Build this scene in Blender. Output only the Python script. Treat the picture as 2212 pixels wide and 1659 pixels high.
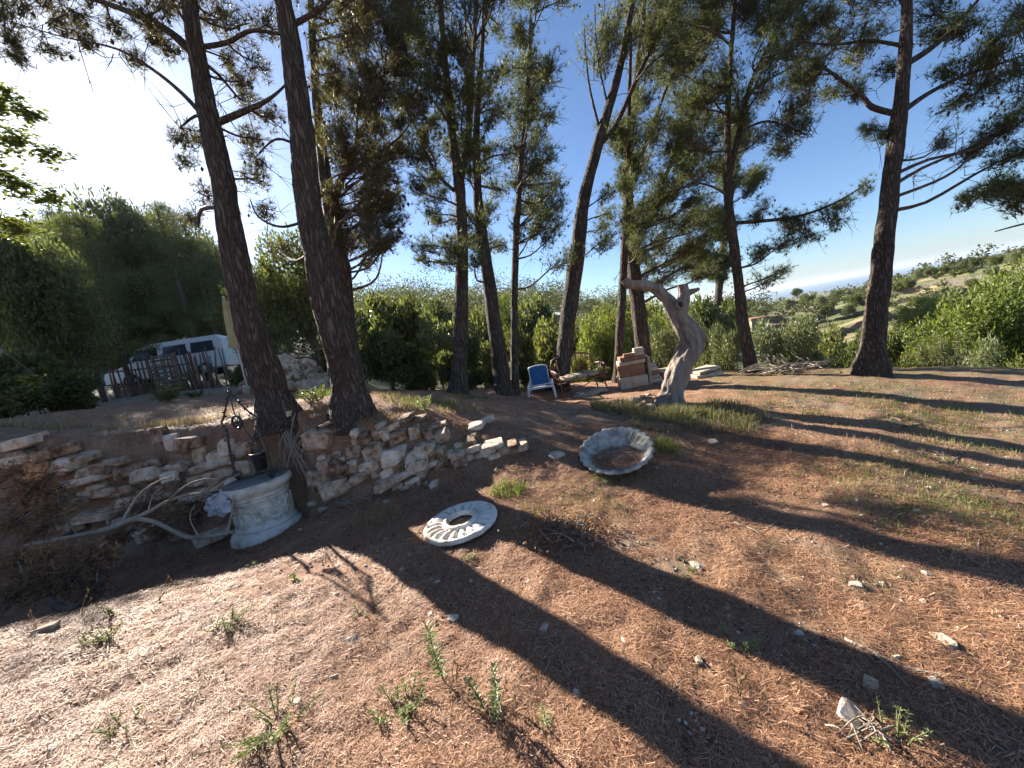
import bpy, math, random
import numpy as np
from mathutils import Vector, Matrix

for o in list(bpy.data.objects):
    bpy.data.objects.remove(o)
scene = bpy.context.scene
COL = scene.collection
rng = np.random.default_rng(11)
random.seed(11)

# ------------------------------------------------------------------ camera
EYE = np.array([0.0, 0.0, 1.6])
PITCH, ROLL = math.radians(7.15), math.radians(10.1)
FPX, CX, CY = 830.6, 1106.0, 829.5          # focal length and centre for a 2212 x 1659 frame
FWD = np.array([0, math.cos(PITCH), -math.sin(PITCH)])
_u0 = np.array([0, math.sin(PITCH), math.cos(PITCH)])
_r0 = np.array([1.0, 0, 0])
RGT = _r0 * math.cos(ROLL) - _u0 * math.sin(ROLL)
UPV = _u0 * math.cos(ROLL) + _r0 * math.sin(ROLL)
cam_data = bpy.data.cameras.new('camera')
cam_data.sensor_width = 36.0
cam_data.lens = 36.0 * FPX / 2212.0
cam_data.clip_start = 0.05
cam_data.clip_end = 60000.0
cam = bpy.data.objects.new('camera', cam_data)
m = Matrix.Identity(4)
for i in range(3):
    m[i][0], m[i][1], m[i][2], m[i][3] = RGT[i], UPV[i], -FWD[i], EYE[i]
cam.matrix_world = m
COL.objects.link(cam)
scene.camera = cam

# ------------------------------------------------------------------ sky and sun
SUN_AZ, SUN_EL = math.radians(-44.5), math.radians(27.0)     # azimuth from +Y towards +X
SUN_DIR = np.array([math.sin(SUN_AZ) * math.cos(SUN_EL), math.cos(SUN_AZ) * math.cos(SUN_EL), math.sin(SUN_EL)])
world = bpy.data.worlds.new('World')
scene.world = world
world.use_nodes = True
wn, wl = world.node_tree.nodes, world.node_tree.links
wn.clear()
sky = wn.new('ShaderNodeTexSky')
sky.sky_type = 'NISHITA'
sky.sun_disc = False
sky.sun_elevation = SUN_EL
sky.sun_rotation = SUN_AZ
sky.altitude = 60
sky.air_density = 0.85
sky.dust_density = 0.5
sky.ozone_density = 5.0
bg = wn.new('ShaderNodeBackground')
bg.inputs['Strength'].default_value = 0.050
wo = wn.new('ShaderNodeOutputWorld')
wl.new(sky.outputs[0], bg.inputs['Color'])
wl.new(bg.outputs[0], wo.inputs['Surface'])
sun_data = bpy.data.lights.new('sun', 'SUN')
sun_data.energy = 5.0
sun_data.angle = math.radians(0.53)
sun_data.color = (1.0, 0.94, 0.84)
sun = bpy.data.objects.new('sun', sun_data)
sun.rotation_euler = Vector(-SUN_DIR).to_track_quat('-Z', 'Y').to_euler()
sun.location = (0, 0, 60)
COL.objects.link(sun)
scene.view_settings.view_transform = 'Standard'
scene.view_settings.look = 'None'
scene.view_settings.exposure = 1.95
scene.view_settings.gamma = 1.0
scene.view_settings.use_curve_mapping = False
scene.render.engine = 'CYCLES'
scene.cycles.use_denoising = True
scene.cycles.max_bounces = 6
scene.cycles.transparent_max_bounces = 4
scene.cycles.volume_bounces = 0

# ------------------------------------------------------------------ numeric helpers
def ray(px, py):
    return FWD + RGT * ((px - CX) / FPX) + UPV * ((CY - py) / FPX)

def at(px, py, y):
    d = ray(px, py)
    return EYE + d * (y / d[1])

def zc(p):
    return float((np.asarray(p) - EYE) @ FWD)

def sstep(t):
    t = np.clip(t, 0, 1)
    return t * t * (3 - 2 * t)

def _hash(ix, iy, iz, seed):
    h = (ix.astype(np.int64) * 374761393 + iy.astype(np.int64) * 668265263 + iz.astype(np.int64) * 2147483647 + seed * 1274126177) & 0xFFFFFFFF
    h = ((h ^ (h >> 13)) * 1274126177) & 0xFFFFFFFF
    h = (h ^ (h >> 16)) & 0xFFFFFFFF
    return h / 2147483648.0 - 1.0

def vnoise(x, y, z=None, seed=0):
    x = np.asarray(x, float); y = np.asarray(y, float)
    z = np.zeros_like(x) if z is None else np.asarray(z, float)
    ix, iy, iz = np.floor(x), np.floor(y), np.floor(z)
    fx, fy, fz = sstep(x - ix), sstep(y - iy), sstep(z - iz)
    r = 0
    for a in (0, 1):
        for b in (0, 1):
            for c in (0, 1):
                w = (fx if a else 1 - fx) * (fy if b else 1 - fy) * (fz if c else 1 - fz)
                r = r + w * _hash(ix + a, iy + b, iz + c, seed)
    return r

def fbm(x, y, z=None, seed=0, octv=4):
    r, a, f = 0, 1.0, 1.0
    for k in range(octv):
        r = r + a * vnoise(np.asarray(x) * f, np.asarray(y) * f, None if z is None else np.asarray(z) * f, seed + k * 17)
        a *= 0.5; f *= 2.03
    return r

# ------------------------------------------------------------------ terrain heights
class TPS:
    def __init__(s, pts, lam=0.02):
        pts = np.array(pts, float); s.c = pts[:, :2]; n = len(pts)
        K = s.phi(np.linalg.norm(s.c[:, None] - s.c[None], axis=2)) + lam * np.eye(n)
        Pm = np.hstack([np.ones((n, 1)), s.c])
        A = np.block([[K, Pm], [Pm.T, np.zeros((3, 3))]])
        s.w = np.linalg.solve(A, np.concatenate([pts[:, 2], np.zeros(3)]))
    @staticmethod
    def phi(r):
        return r * r * np.log(r + 1e-6)
    def __call__(s, x, y):
        out = s.w[-3] + s.w[-2] * x + s.w[-1] * y
        for (cx, cy), w in zip(s.c, s.w[:-3]):
            out = out + w * s.phi(np.hypot(x - cx, y - cy))
        return out

SHARED = [(0.6, 5.0, .16), (2.28, 5.8, .04), (.54, 8.5, .09), (1.2, 9.3, .06), (2.7, 8.5, -.02), (2.7, 10, -.09),
          (5.25, 10, -.22), (6, 9.5, -.33), (6.62, 7, -.27), (9.5, 7, -.62), (5.4, 4, -.55), (4, 5.5, -.2), (8, 4, -.8), (12, 4, -1.0), (9, 11, -.8), (4, 12, -.3)]
HI = TPS(SHARED + [(-3.07, 5, 1.14), (-2.21, 5.2, .97), (-6, 5.5, 1.33), (-6.5, 5, 1.42), (-3.8, 5, 1.10), (-2.6, 4.95, .86),
                   (-1.2, 5.0, .60), (-.2, 4.9, .36), (-6, 11, 1.2), (-1.21, 8.5, .56), (-.23, 8.8, .33), (-3.3, 8, .95),
                   (-9, 8, 1.7), (-12, 6, 2.0), (-9, 12, 1.75), (-1, 12, .2), (-9, 4, 1.7), (-13, 2, 1.8)])
LO = TPS(SHARED + [(0, 0, -.05), (-.3, 1.5, -.10), (1.07, 4.2, -.12), (-.69, 3.4, -.06), (-3.03, 4.2, -.25), (-4.6, 4.0, -.42), (-6.2, 4.2, -.2),
                   (-5.2, 3.3, -.45), (-3.55, 2.75, .12), (-3.9, 2.6, .16), (-2.5, 3.1, -.02), (-2.5, 1.5, .14), (-4.2, 1.8, .22), (-6, 2.4, .1), (-9, 4, .1), (-9, 0, .5),
                   (0, 4.6, .18), (-1.2, 4.4, .02), (-2.4, 4.4, -.12), (2, 1.4, -.33), (.4, 2.5, -.16), (2.5, 3.2, -.28), (4, 0, -.6),
                   (-3, -3, .2), (0, -4, -.1), (5, -4, -.6), (10, 0, -1.0), (-2, 6.5, .1), (-6, 7, 0.0)])
TH = np.radians([-180, -100, -75, -45, -28, -16, 0, 14, 26, 38, 50, 65, 100, 180])
RH = np.array([10, 14, 18, 25, 40, 70, 120, 200, 400, 1000, 2500, 6000, 60000])
TT = np.array([
    [.0, .2, .4, .6, 1, 2, 2, 0, -10, -30, -60, -75, -75],
    [.6, 1., 1.5, 2.5, 5, 9, 14, 20, 20, 0, -40, -75, -75],
    [1.6, 1.8, 2.1, 2.9, 8, 16, 24, 30, 30, 0, -40, -75, -75],
    [1.4, 1.4, 1.5, 1.8, 4.6, 13, 21, 28, 28, 0, -40, -75, -75],
    [1.1, 1.1, 1.1, 1.3, 3.0, 9, 17, 22, 20, 0, -40, -75, -75],
    [.6, .2, -.6, -1.2, 0, 5, 13, 18, 16, -5, -45, -75, -75],
    [.1, -.6, -2.2, -3.2, -2.5, 2, 8.5, 11, 8, -12, -50, -75, -75],
    [-.1, -1.1, -3, -4.4, -4.2, -1, 2.5, 3, -2, -22, -52, -75, -75],
    [-.3, -1.3, -3.4, -5.2, -6.4, -6.5, -7.5, -9.5, -17, -40, -64, -75, -75],
    [-.5, -1.4, -3.8, -6.2, -7.4, -8.0, -10.0, -13.5, -22, -44, -66, -75, -75],
    [-.6, -1.2, -3.6, -6.0, -6.8, -6.3, -6.6, -8.5, -18, -42, -66, -75, -75],
    [-.7, -1.2, -3.2, -4.6, -4.6, -3.0, -1.5, -1, -8, -36, -62, -75, -75],
    [-.6, -1., -1.5, -2.5, -4, -5, -6, -8, -14, -35, -60, -75, -75],
    [.0, .2, .4, .6, 1, 2, 2, 0, -10, -30, -60, -75, -75]])
TERR = [(41, .7), (52, .8), (64, .8), (79, .9), (98, 1.0)]     # terrace walls on the far slope: radius, step

def terr_r(k, th):
    return TERR[k][0] * (1 + .10 * np.sin(th * 5 + k * 1.7) + .05 * np.sin(th * 13 + k))

def near_h(x, y):
    lo, hi = LO(x, y), HI(x, y)
    yb = np.interp(x, [-14, -7, -3.7, -3.35, -3.0, -2.75, -2.3, -1.2, 0, .6], [4.9, 4.95, 4.9, 5.0, 5.0, 4.72, 4.62, 4.55, 4.3, 4.2])
    w = np.interp(x, [-14, -2.6, -1.6, -.6, .3], [.34, .34, .5, 1.1, 2.2])
    yb = yb + .10 * vnoise(x * 1.7, x * 0 + 3.3, seed=5) * sstep((-x - 1) / 1.0)
    s = sstep((y - yb + w * .3) / w)
    return lo + (hi - lo) * s

def height(x, y):
    x = np.asarray(x, float); y = np.asarray(y, float)
    rho = np.hypot(x, y) + 1e-9; th = np.arctan2(x, y)
    fi = np.clip(np.searchsorted(TH, th) - 1, 0, len(TH) - 2)
    a = sstep((th - TH[fi]) / (TH[fi + 1] - TH[fi]))
    lr = np.log(np.clip(rho, 10, 59999)); LR = np.log(RH)
    ri = np.clip(np.searchsorted(LR, lr) - 1, 0, len(RH) - 2)
    b = (lr - LR[ri]) / (LR[ri + 1] - LR[ri])
    T = (TT[fi, ri] * (1 - b) + TT[fi, ri + 1] * b) * (1 - a) + (TT[fi + 1, ri] * (1 - b) + TT[fi + 1, ri + 1] * b) * a
    wgt = sstep((th - math.radians(22)) / .15) * sstep((math.radians(75) - th) / .15)
    for k, (r0, st) in enumerate(TERR):
        T = T + wgt * st * sstep((rho - terr_r(k, th)) / 1.5)
    T = T + fbm(x * .06, y * .06, seed=3) * np.clip((rho - 16) * .015, 0, .8) + fbm(x * .004, y * .004, seed=9) * np.clip((rho - 300) * .006, 0, 9)
    n = near_h(np.clip(x, -16, 16), np.clip(y, -8, 16))
    k = sstep((rho - 10.5) / 4.0)
    h = n * (1 - k) + T * k
    small = .035 * fbm(x * .9, y * .9, seed=1) + .016 * fbm(x * 4.5, y * 4.5, seed=2, octv=3)
    return h + small * np.clip(1.2 - rho / 60, .0, 1)

def hz(x, y):
    return float(height(np.array([x]), np.array([y]))[0])

_ts = np.exp(np.linspace(math.log(.9), math.log(400), 2200))
def gp(px, py):
    """where the view ray through a frame point meets the ground"""
    d = ray(px, py)
    P = EYE[None] + d[None] * _ts[:, None]
    dz = P[:, 2] - height(P[:, 0], P[:, 1])
    i = int(np.argmax(dz < 0))
    if i == 0:
        i = len(_ts) - 1
    t = dz[i - 1] / (dz[i - 1] - dz[i] + 1e-12)
    return P[i - 1] * (1 - t) + P[i] * t

# ------------------------------------------------------------------ mesh helpers
ROOT = {}

def link(o):
    COL.objects.link(o)
    return o

def setp(o, label=None, cat=None, group=None, kind=None):
    if label: o['label'] = label
    if cat: o['category'] = cat
    if group: o['group'] = group
    if kind: o['kind'] = kind
    return o

def thing(name, label, cat, loc=(0, 0, 0), group=None):
    o = bpy.data.objects.new(name, None)
    o.empty_display_size = .1
    o.location = [float(v) for v in loc]
    ROOT[o.name] = np.array(loc, float)
    link(o)
    return setp(o, label, cat, group)

def raw_mesh(name, V, F, mat, smooth=True):
    V = np.ascontiguousarray(V, np.float32); F = np.ascontiguousarray(F, np.int32)
    k = F.shape[1]
    me = bpy.data.meshes.new(name)
    me.vertices.add(len(V)); me.vertices.foreach_set('co', V.ravel())
    me.loops.add(F.size); me.loops.foreach_set('vertex_index', F.ravel())
    me.polygons.add(len(F))
    me.polygons.foreach_set('loop_start', np.arange(0, F.size, k, dtype=np.int32))
    me.polygons.foreach_set('use_smooth', np.full(len(F), smooth, dtype=bool))
    me.update(calc_edges=True)
    if mat: me.materials.append(mat)
    return me

class MB:
    def __init__(s):
        s.V, s.F, s.n = [], [], 0
    def add(s, V, F):
        V = np.asarray(V, float).reshape(-1, 3); F = np.asarray(F, np.int64)
        if F.ndim == 2 and F.shape[1] == 4:
            F = np.concatenate([F[:, [0, 1, 2]], F[:, [0, 2, 3]]])
        s.V.append(V); s.F.append(F.reshape(-1, 3) + s.n); s.n += len(V)
        return s
    def tube(s, P, R, n=8, res=0, noise=0, seed=0, cap=True, freq=6.0, ridge=0, rk=6.0, rl=5.0):
        P = np.asarray(P, float); R = np.broadcast_to(np.asarray(R, float), (len(P),)).copy()
        if res: P, R = smooth_path(P, R, res)
        s.add(*tube_mesh(P, R, n, noise, seed, cap, freq, ridge, rk, rl)); return s
    def box(s, c, size, rot=None, jit=0):
        h = np.array(size, float) / 2
        V = np.array([[x, y, z] for x in (-1, 1) for y in (-1, 1) for z in (-1, 1)], float) * h
        if jit: V = V + rng.normal(0, jit, V.shape)
        if rot is not None: V = V @ np.asarray(rot).T
        s.add(V + np.asarray(c), BOXF); return s
    def beam(s, a, b, w, d, up=(0, 0, 1)):
        a = np.asarray(a, float); b = np.asarray(b, float)
        s.box((a + b) / 2, (np.linalg.norm(b - a), w, d), frame_x(b - a, up)); return s
    def ball(s, c, r, n=6):
        V, F = lathe_mesh([(math.sin(t) * 1.0 + 1e-4, -math.cos(t)) for t in np.linspace(0, math.pi, n // 2 + 2)], n + 2)
        s.add(V * np.asarray(r) + np.asarray(c), F); return s
    def lathe(s, prof, n=24, c=(0, 0, 0), rot=None):
        V, F = lathe_mesh(prof, n)
        if rot is not None: V = V @ np.asarray(rot).T
        s.add(V + np.asarray(c), F); return s
    def build(s, name, mat, parent=None, smooth=True, origin=None):
        V = np.concatenate(s.V); F = np.concatenate(s.F)
        root = parent
        while root is not None and root.parent is not None: root = root.parent
        o0 = np.array(origin if origin is not None else (ROOT.get(root.name, (0, 0, 0)) if root else (0, 0, 0)), float)
        o = bpy.data.objects.new(name, raw_mesh(name, V - o0, F, mat, smooth))
        if parent is not None:
            o.parent = parent
        else:
            o.location = o0; ROOT[o.name] = o0
        return link(o)

BOXF = np.array([[0, 1, 3, 2], [4, 6, 7, 5], [0, 4, 5, 1], [2, 3, 7, 6], [0, 2, 6, 4], [1, 5, 7, 3]])

def norm(v):
    v = np.asarray(v, float)
    return v / (np.linalg.norm(v, axis=-1, keepdims=True) + 1e-12)

def frame_x(d, up=(0, 0, 1)):
    x = norm(d); up = np.asarray(up, float)
    if abs(x @ up) > .98: up = np.array([0, 1.0, 0])
    y = norm(np.cross(up, x)); z = np.cross(x, y)
    return np.stack([x, y, z], axis=1)

def rotz(a):
    c, s_ = math.cos(a), math.sin(a)
    return np.array([[c, -s_, 0], [s_, c, 0], [0, 0, 1.0]])
def rotx(a):
    c, s_ = math.cos(a), math.sin(a)
    return np.array([[1.0, 0, 0], [0, c, -s_], [0, s_, c]])
def roty(a):
    c, s_ = math.cos(a), math.sin(a)
    return np.array([[c, 0, s_], [0, 1.0, 0], [-s_, 0, c]])

def smooth_path(P, R, res):
    P = np.asarray(P, float); n = len(P)
    out, rr = [], []
    for i in range(n - 1):
        p0, p1, p2, p3 = P[max(i - 1, 0)], P[i], P[i + 1], P[min(i + 2, n - 1)]
        for t in np.arange(res) / res:
            out.append(.5 * (2 * p1 + (p2 - p0) * t + (2 * p0 - 5 * p1 + 4 * p2 - p3) * t * t + (3 * p1 - p0 - 3 * p2 + p3) * t ** 3))
            rr.append(R[i] * (1 - t) + R[i + 1] * t)
    out.append(P[-1]); rr.append(R[-1])
    return np.array(out), np.array(rr)

def tube_mesh(P, R, n=8, noise=0, seed=0, cap=True, freq=6.0, ridge=0, rk=6.0, rl=5.0):
    k = len(P)
    T = np.gradient(P, axis=0); T = norm(T)
    N = np.zeros_like(P)
    a = np.array([0, 0, 1.0]) if abs(T[0][2]) < .9 else np.array([1.0, 0, 0])
    N[0] = norm(np.cross(T[0], a))
    for i in range(1, k):
        v = N[i - 1] - T[i] * (N[i - 1] @ T[i]); N[i] = norm(v)
    B = np.cross(T, N)
    ang = np.arange(n) * 2 * math.pi / n
    ca, sa = np.cos(ang), np.sin(ang)
    rad = np.repeat(R[:, None], n, 1)
    if noise:
        L = np.concatenate([[0], np.cumsum(np.linalg.norm(np.diff(P, axis=0), axis=1))])
        q = fbm(ca[None] * 1.6 + 0 * L[:, None], sa[None] * 1.6 + 0 * L[:, None], L[:, None] * freq * .35 + 0 * ca[None], seed=seed, octv=3)
        rad = rad * (1 + noise * q)
    if ridge:
        zz = L[:, None] * rl + 0 * ca[None]; wob = .5 * vnoise(ca[None] * 2 + 0 * zz, sa[None] * 2 + 0 * zz, zz * .5, seed=seed + 9)
        q = np.abs(vnoise(ca[None] * rk + wob, sa[None] * rk + wob, zz, seed=seed + 3)) + .5 * np.abs(vnoise(ca[None] * rk * 2.1, sa[None] * rk * 2.1, zz * 2.3, seed=seed + 4))
        rad = rad * (1 + ridge * (.55 - np.minimum(1, 1.6 * (.62 - q).clip(0))))
    V = P[:, None] + rad[..., None] * (ca[None, :, None] * N[:, None] + sa[None, :, None] * B[:, None])
    V = V.reshape(-1, 3)
    i, j = np.meshgrid(np.arange(k - 1), np.arange(n), indexing='ij')
    j2 = (j + 1) % n
    F = np.stack([i * n + j, i * n + j2, (i + 1) * n + j2, (i + 1) * n + j], -1).reshape(-1, 4)
    F = np.concatenate([F[:, [0, 1, 2]], F[:, [0, 2, 3]]])
    if cap:
        V = np.concatenate([V, P[[0, -1]]]); c0, c1 = len(V) - 2, len(V) - 1
        jj = np.arange(n); j2 = (jj + 1) % n
        F = np.concatenate([F, np.stack([np.full(n, c0), j2, jj], 1), np.stack([np.full(n, c1), (k - 1) * n + jj, (k - 1) * n + j2], 1)])
    return V, F

def lathe_mesh(prof, n):
    prof = np.array(prof, float); k = len(prof)
    ang = np.arange(n) * 2 * math.pi / n
    V = np.stack([prof[:, 0, None] * np.cos(ang), prof[:, 0, None] * np.sin(ang), np.repeat(prof[:, 1, None], n, 1)], -1).reshape(-1, 3)
    i, j = np.meshgrid(np.arange(k - 1), np.arange(n), indexing='ij'); j2 = (j + 1) % n
    F = np.stack([i * n + j, i * n + j2, (i + 1) * n + j2, (i + 1) * n + j], -1).reshape(-1, 4)
    return V, np.concatenate([F[:, [0, 1, 2]], F[:, [0, 2, 3]]])

def leaves_mesh(C, D, Nn, L, W, fold=.25):
    """folded rhombic leaves: base C, direction D, normal Nn, length L, width W"""
    n = len(C); S = norm(np.cross(D, Nn)); L = np.broadcast_to(L, (n,))[:, None]; W = np.broadcast_to(W, (n,))[:, None]
    mid = C + D * L * .45
    lift = Nn * W * fold
    V = np.stack([C, mid + S * W * .5 + lift, C + D * L, mid - S * W * .5 + lift], 1).reshape(-1, 3)
    b = np.arange(n)[:, None] * 4
    F = np.concatenate([b + [0, 1, 2], b + [0, 2, 3]])
    return V, F

def needles_mesh(C, D, L, W):
    n = len(C); S = norm(np.cross(D, rng.normal(0, 1, (n, 3)))); L = np.broadcast_to(L, (n,))[:, None]; W = np.broadcast_to(W, (n,))[:, None]
    V = np.stack([C + S * W * .5, C - S * W * .5, C + D * L], 1).reshape(-1, 3)
    return V, np.arange(3 * n).reshape(-1, 3)

def copy_tree(o, parent=None):
    c = o.copy(); COL.objects.link(c)
    c.parent = parent
    for ch in o.children:
        copy_tree(ch, c)
    return c

# ------------------------------------------------------------------ materials
def nd(nt, kind, **kw):
    n = nt.nodes.new(kind)
    for k, v in kw.items(): setattr(n, k, v)
    return n

def ramp(nt, fac, stops):
    r = nd(nt, 'ShaderNodeValToRGB')
    el = r.color_ramp.elements
    while len(el) < len(stops): el.new(.5)
    for e, (p, c) in zip(el, stops):
        e.position = p; e.color = (*c, 1)
    nt.links.new(fac, r.inputs[0])
    return r.outputs[0]

def noise(nt, vec, scale, detail=5, rough=.6, dist=0.0):
    n = nd(nt, 'ShaderNodeTexNoise')
    n.inputs['Scale'].default_value = scale; n.inputs['Detail'].default_value = detail
    n.inputs['Roughness'].default_value = rough; n.inputs['Distortion'].default_value = dist
    nt.links.new(vec, n.inputs['Vector'])
    return n.outputs[0]

def math_n(nt, op, a, b, clamp=False):
    n = nd(nt, 'ShaderNodeMath', operation=op); n.use_clamp = clamp
    for k, v in ((0, a), (1, b)):
        if hasattr(v, 'is_output'): nt.links.new(v, n.inputs[k])
        else: n.inputs[k].default_value = v
    return n.outputs[0]

def mixc(nt, fac, a, b, blend='MIX'):
    n = nd(nt, 'ShaderNodeMix', data_type='RGBA', blend_type=blend)
    for k, v in ((0, fac), (6, a), (7, b)):
        if hasattr(v, 'is_output'): nt.links.new(v, n.inputs[k])
        else: n.inputs[k].default_value = v if k == 0 else (*v, 1)
    return n.outputs[2]

def new_mat(name):
    M = bpy.data.materials.new(name); M.use_nodes = True
    nt = M.node_tree; nt.nodes.clear()
    out = nd(nt, 'ShaderNodeOutputMaterial'); bs = nd(nt, 'ShaderNodeBsdfPrincipled')
    nt.links.new(bs.outputs[0], out.inputs['Surface'])
    return M, nt, bs, out

def bump(nt, bs, h, strength, dist=.02):
    b = nd(nt, 'ShaderNodeBump'); b.inputs['Strength'].default_value = strength; b.inputs['Distance'].default_value = dist
    nt.links.new(h, b.inputs['Height']); nt.links.new(b.outputs[0], bs.inputs['Normal'])

def coords(nt, scale=(1, 1, 1), world_pos=False):
    if world_pos:
        v = nd(nt, 'ShaderNodeNewGeometry').outputs['Position']
    else:
        v = nd(nt, 'ShaderNodeTexCoord').outputs['Object']
    mp = nd(nt, 'ShaderNodeMapping'); mp.inputs['Scale'].default_value = scale
    nt.links.new(v, mp.inputs[0])
    return mp.outputs[0]

def surf(name, stops, scale=6, rough=.85, bscale=30, bstr=.5, bdist=.02, stretch=(1, 1, 1), spec=.3, metal=0, detail=6, world_pos=False, obj_var=0, hue_var=False):
    M, nt, bs, out = new_mat(name)
    v = coords(nt, stretch, world_pos)
    f_ = noise(nt, v, scale, detail)
    if hue_var:
        oi2 = nd(nt, 'ShaderNodeObjectInfo')
        f_ = math_n(nt, 'ADD', f_, math_n(nt, 'MULTIPLY', math_n(nt, 'SUBTRACT', oi2.outputs['Random'], .5), .22))
    c = ramp(nt, f_, stops)
    if obj_var:
        oi = nd(nt, 'ShaderNodeObjectInfo')
        k = math_n(nt, 'MULTIPLY_ADD', oi.outputs['Random'], obj_var); nt.nodes[-1].inputs[2].default_value = 1 - obj_var / 2
        g = nd(nt, 'ShaderNodeCombineXYZ')
        for i in range(3): nt.links.new(k, g.inputs[i])
        c = mixc(nt, 1.0, c, g.outputs[0], 'MULTIPLY')
    nt.links.new(c, bs.inputs['Base Color'])
    bs.inputs['Roughness'].default_value = rough; bs.inputs['Specular IOR Level'].default_value = spec; bs.inputs['Metallic'].default_value = metal
    if bstr: bump(nt, bs, noise(nt, v, bscale, 6, .65), bstr, bdist)
    return M

def foliage(name, stops, trans=.45, tcol=(1.12, 1.06, .6), rough=.5, spec=.4, clump=1.2):
    """per-leaf colour from island random plus a slow noise; light passes through the blades"""
    M, nt, bs, out = new_mat(name)
    geo = nd(nt, 'ShaderNodeNewGeometry')
    f = noise(nt, coords(nt), clump, 2)
    oi = nd(nt, 'ShaderNodeObjectInfo')
    k = math_n(nt, 'ADD', math_n(nt, 'MULTIPLY', geo.outputs['Random Per Island'], .55), math_n(nt, 'MULTIPLY', f, .45))
    k = math_n(nt, 'ADD', k, math_n(nt, 'MULTIPLY', math_n(nt, 'SUBTRACT', oi.outputs['Random'], .5), .25))
    c = ramp(nt, k, stops)
    nt.links.new(c, bs.inputs['Base Color'])
    bs.inputs['Roughness'].default_value = rough; bs.inputs['Specular IOR Level'].default_value = spec
    if trans:
        tr = nd(nt, 'ShaderNodeBsdfTranslucent')
        nt.links.new(mixc(nt, 1.0, c, tcol, 'MULTIPLY'), tr.inputs[0])
        mx = nd(nt, 'ShaderNodeMixShader'); mx.inputs[0].default_value = trans
        nt.links.new(bs.outputs[0], mx.inputs[1]); nt.links.new(tr.outputs[0], mx.inputs[2])
        nt.links.new(mx.outputs[0], out.inputs['Surface'])
    return M

def bark(name, dark, light, sc=24.0, stretch=.17, bstr=1.0):
    M, nt, bs, out = new_mat(name)
    v = coords(nt, (1, 1, stretch))
    wv = nd(nt, 'ShaderNodeVectorMath', operation='ADD')
    nz = nd(nt, 'ShaderNodeTexNoise'); nz.inputs['Scale'].default_value = 9; nz.inputs['Detail'].default_value = 3
    nt.links.new(v, nz.inputs['Vector'])
    sc_n = nd(nt, 'ShaderNodeVectorMath', operation='SCALE'); sc_n.inputs['Scale'].default_value = .16
    nt.links.new(nz.outputs[1], sc_n.inputs[0]); nt.links.new(v, wv.inputs[0]); nt.links.new(sc_n.outputs[0], wv.inputs[1])
    vo = nd(nt, 'ShaderNodeTexVoronoi', feature='DISTANCE_TO_EDGE'); vo.inputs['Scale'].default_value = sc
    nt.links.new(wv.outputs[0], vo.inputs['Vector'])
    edge = math_n(nt, 'MULTIPLY', vo.outputs['Distance'], 3.2, True)
    n2 = noise(nt, v, 30, 6, .7)
    n3 = noise(nt, coords(nt, (1, 1, .6)), 3, 3)
    k = math_n(nt, 'ADD', math_n(nt, 'MULTIPLY', edge, .45), math_n(nt, 'ADD', math_n(nt, 'MULTIPLY', n2, .35), math_n(nt, 'MULTIPLY', n3, .3)))
    c = ramp(nt, k, [(.25, dark), (.55, tuple((a + b) / 2 for a, b in zip(dark, light))), (.85, light)])
    nt.links.new(c, bs.inputs['Base Color']); bs.inputs['Roughness'].default_value = .9; bs.inputs['Specular IOR Level'].default_value = .2
    bump(nt, bs, math_n(nt, 'ADD', edge, math_n(nt, 'MULTIPLY', n2, .5)), bstr, .025)
    return M

M = {}
M['bark'] = bark('pine_bark', (.028, .021, .017), (.16, .122, .095))
M['bark_far'] = bark('pine_bark_plain', (.04, .03, .022), (.16, .12, .09), 10, .3, .5)
M['limb'] = surf('limb_bark', [(.3, (.04, .03, .024)), (.7, (.15, .11, .085))], 12, bstr=.4)
M['dead'] = surf('bare_grey_wood', [(.25, (.16, .12, .09)), (.5, (.30, .245, .19)), (.75, (.44, .38, .31))], 5, bscale=22, bstr=.9, bdist=.03, stretch=(1, 1, .22), obj_var=.3)
M['olive_wood'] = surf('weathered_olive_wood', [(.25, (.10, .07, .05)), (.45, (.24, .185, .145)), (.62, (.34, .28, .225)), (.8, (.45, .39, .32))], 9, bscale=16, bstr=1.0, bdist=.05, stretch=(1, 1, .16))
M['needles'] = foliage('pine_needles', [(.2, (.045, .06, .02)), (.5, (.10, .125, .042)), (.8, (.18, .195, .075))], .45)
M['needles_dark'] = foliage('pine_needles_dull', [(.2, (.045, .048, .022)), (.5, (.10, .10, .045)), (.85, (.18, .15, .075))], .40)
M['needles_light'] = foliage('pine_needles_bright', [(.2, (.08, .11, .02)), (.5, (.17, .21, .045)), (.8, (.29, .31, .08))], .45)
M['cone'] = surf('pine_cone', [(.3, (.04, .025, .018)), (.7, (.10, .065, .045))], 30)
M['leaf_oak'] = foliage('oak_leaves', [(.2, (.05, .065, .024)), (.5, (.10, .125, .042)), (.85, (.19, .21, .08))], .52, rough=.38, spec=.5)
M['leaf_fig'] = foliage('broad_leaves', [(.2, (.05, .065, .02)), (.5, (.10, .13, .035)), (.85, (.20, .225, .06))], .48, rough=.25, spec=.6)
M['leaf_olive'] = foliage('olive_leaves', [(.2, (.08, .10, .045)), (.5, (.17, .195, .09)), (.85, (.30, .32, .18))], .35, rough=.4)
M['leaf_bright'] = foliage('bright_leaves', [(.2, (.06, .08, .022)), (.5, (.12, .14, .042)), (.85, (.22, .225, .075))], .45)
M['leaf_wood'] = foliage('hill_wood_leaves', [(.15, (.03, .042, .018)), (.45, (.07, .085, .03)), (.85, (.15, .16, .055))], .35, clump=.12)
M['dry_needles'] = foliage('dead_brown_needles', [(.15, (.10, .055, .03)), (.5, (.22, .125, .07)), (.85, (.36, .23, .14))], .30, (1.2, 1.0, .7), .6)
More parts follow.
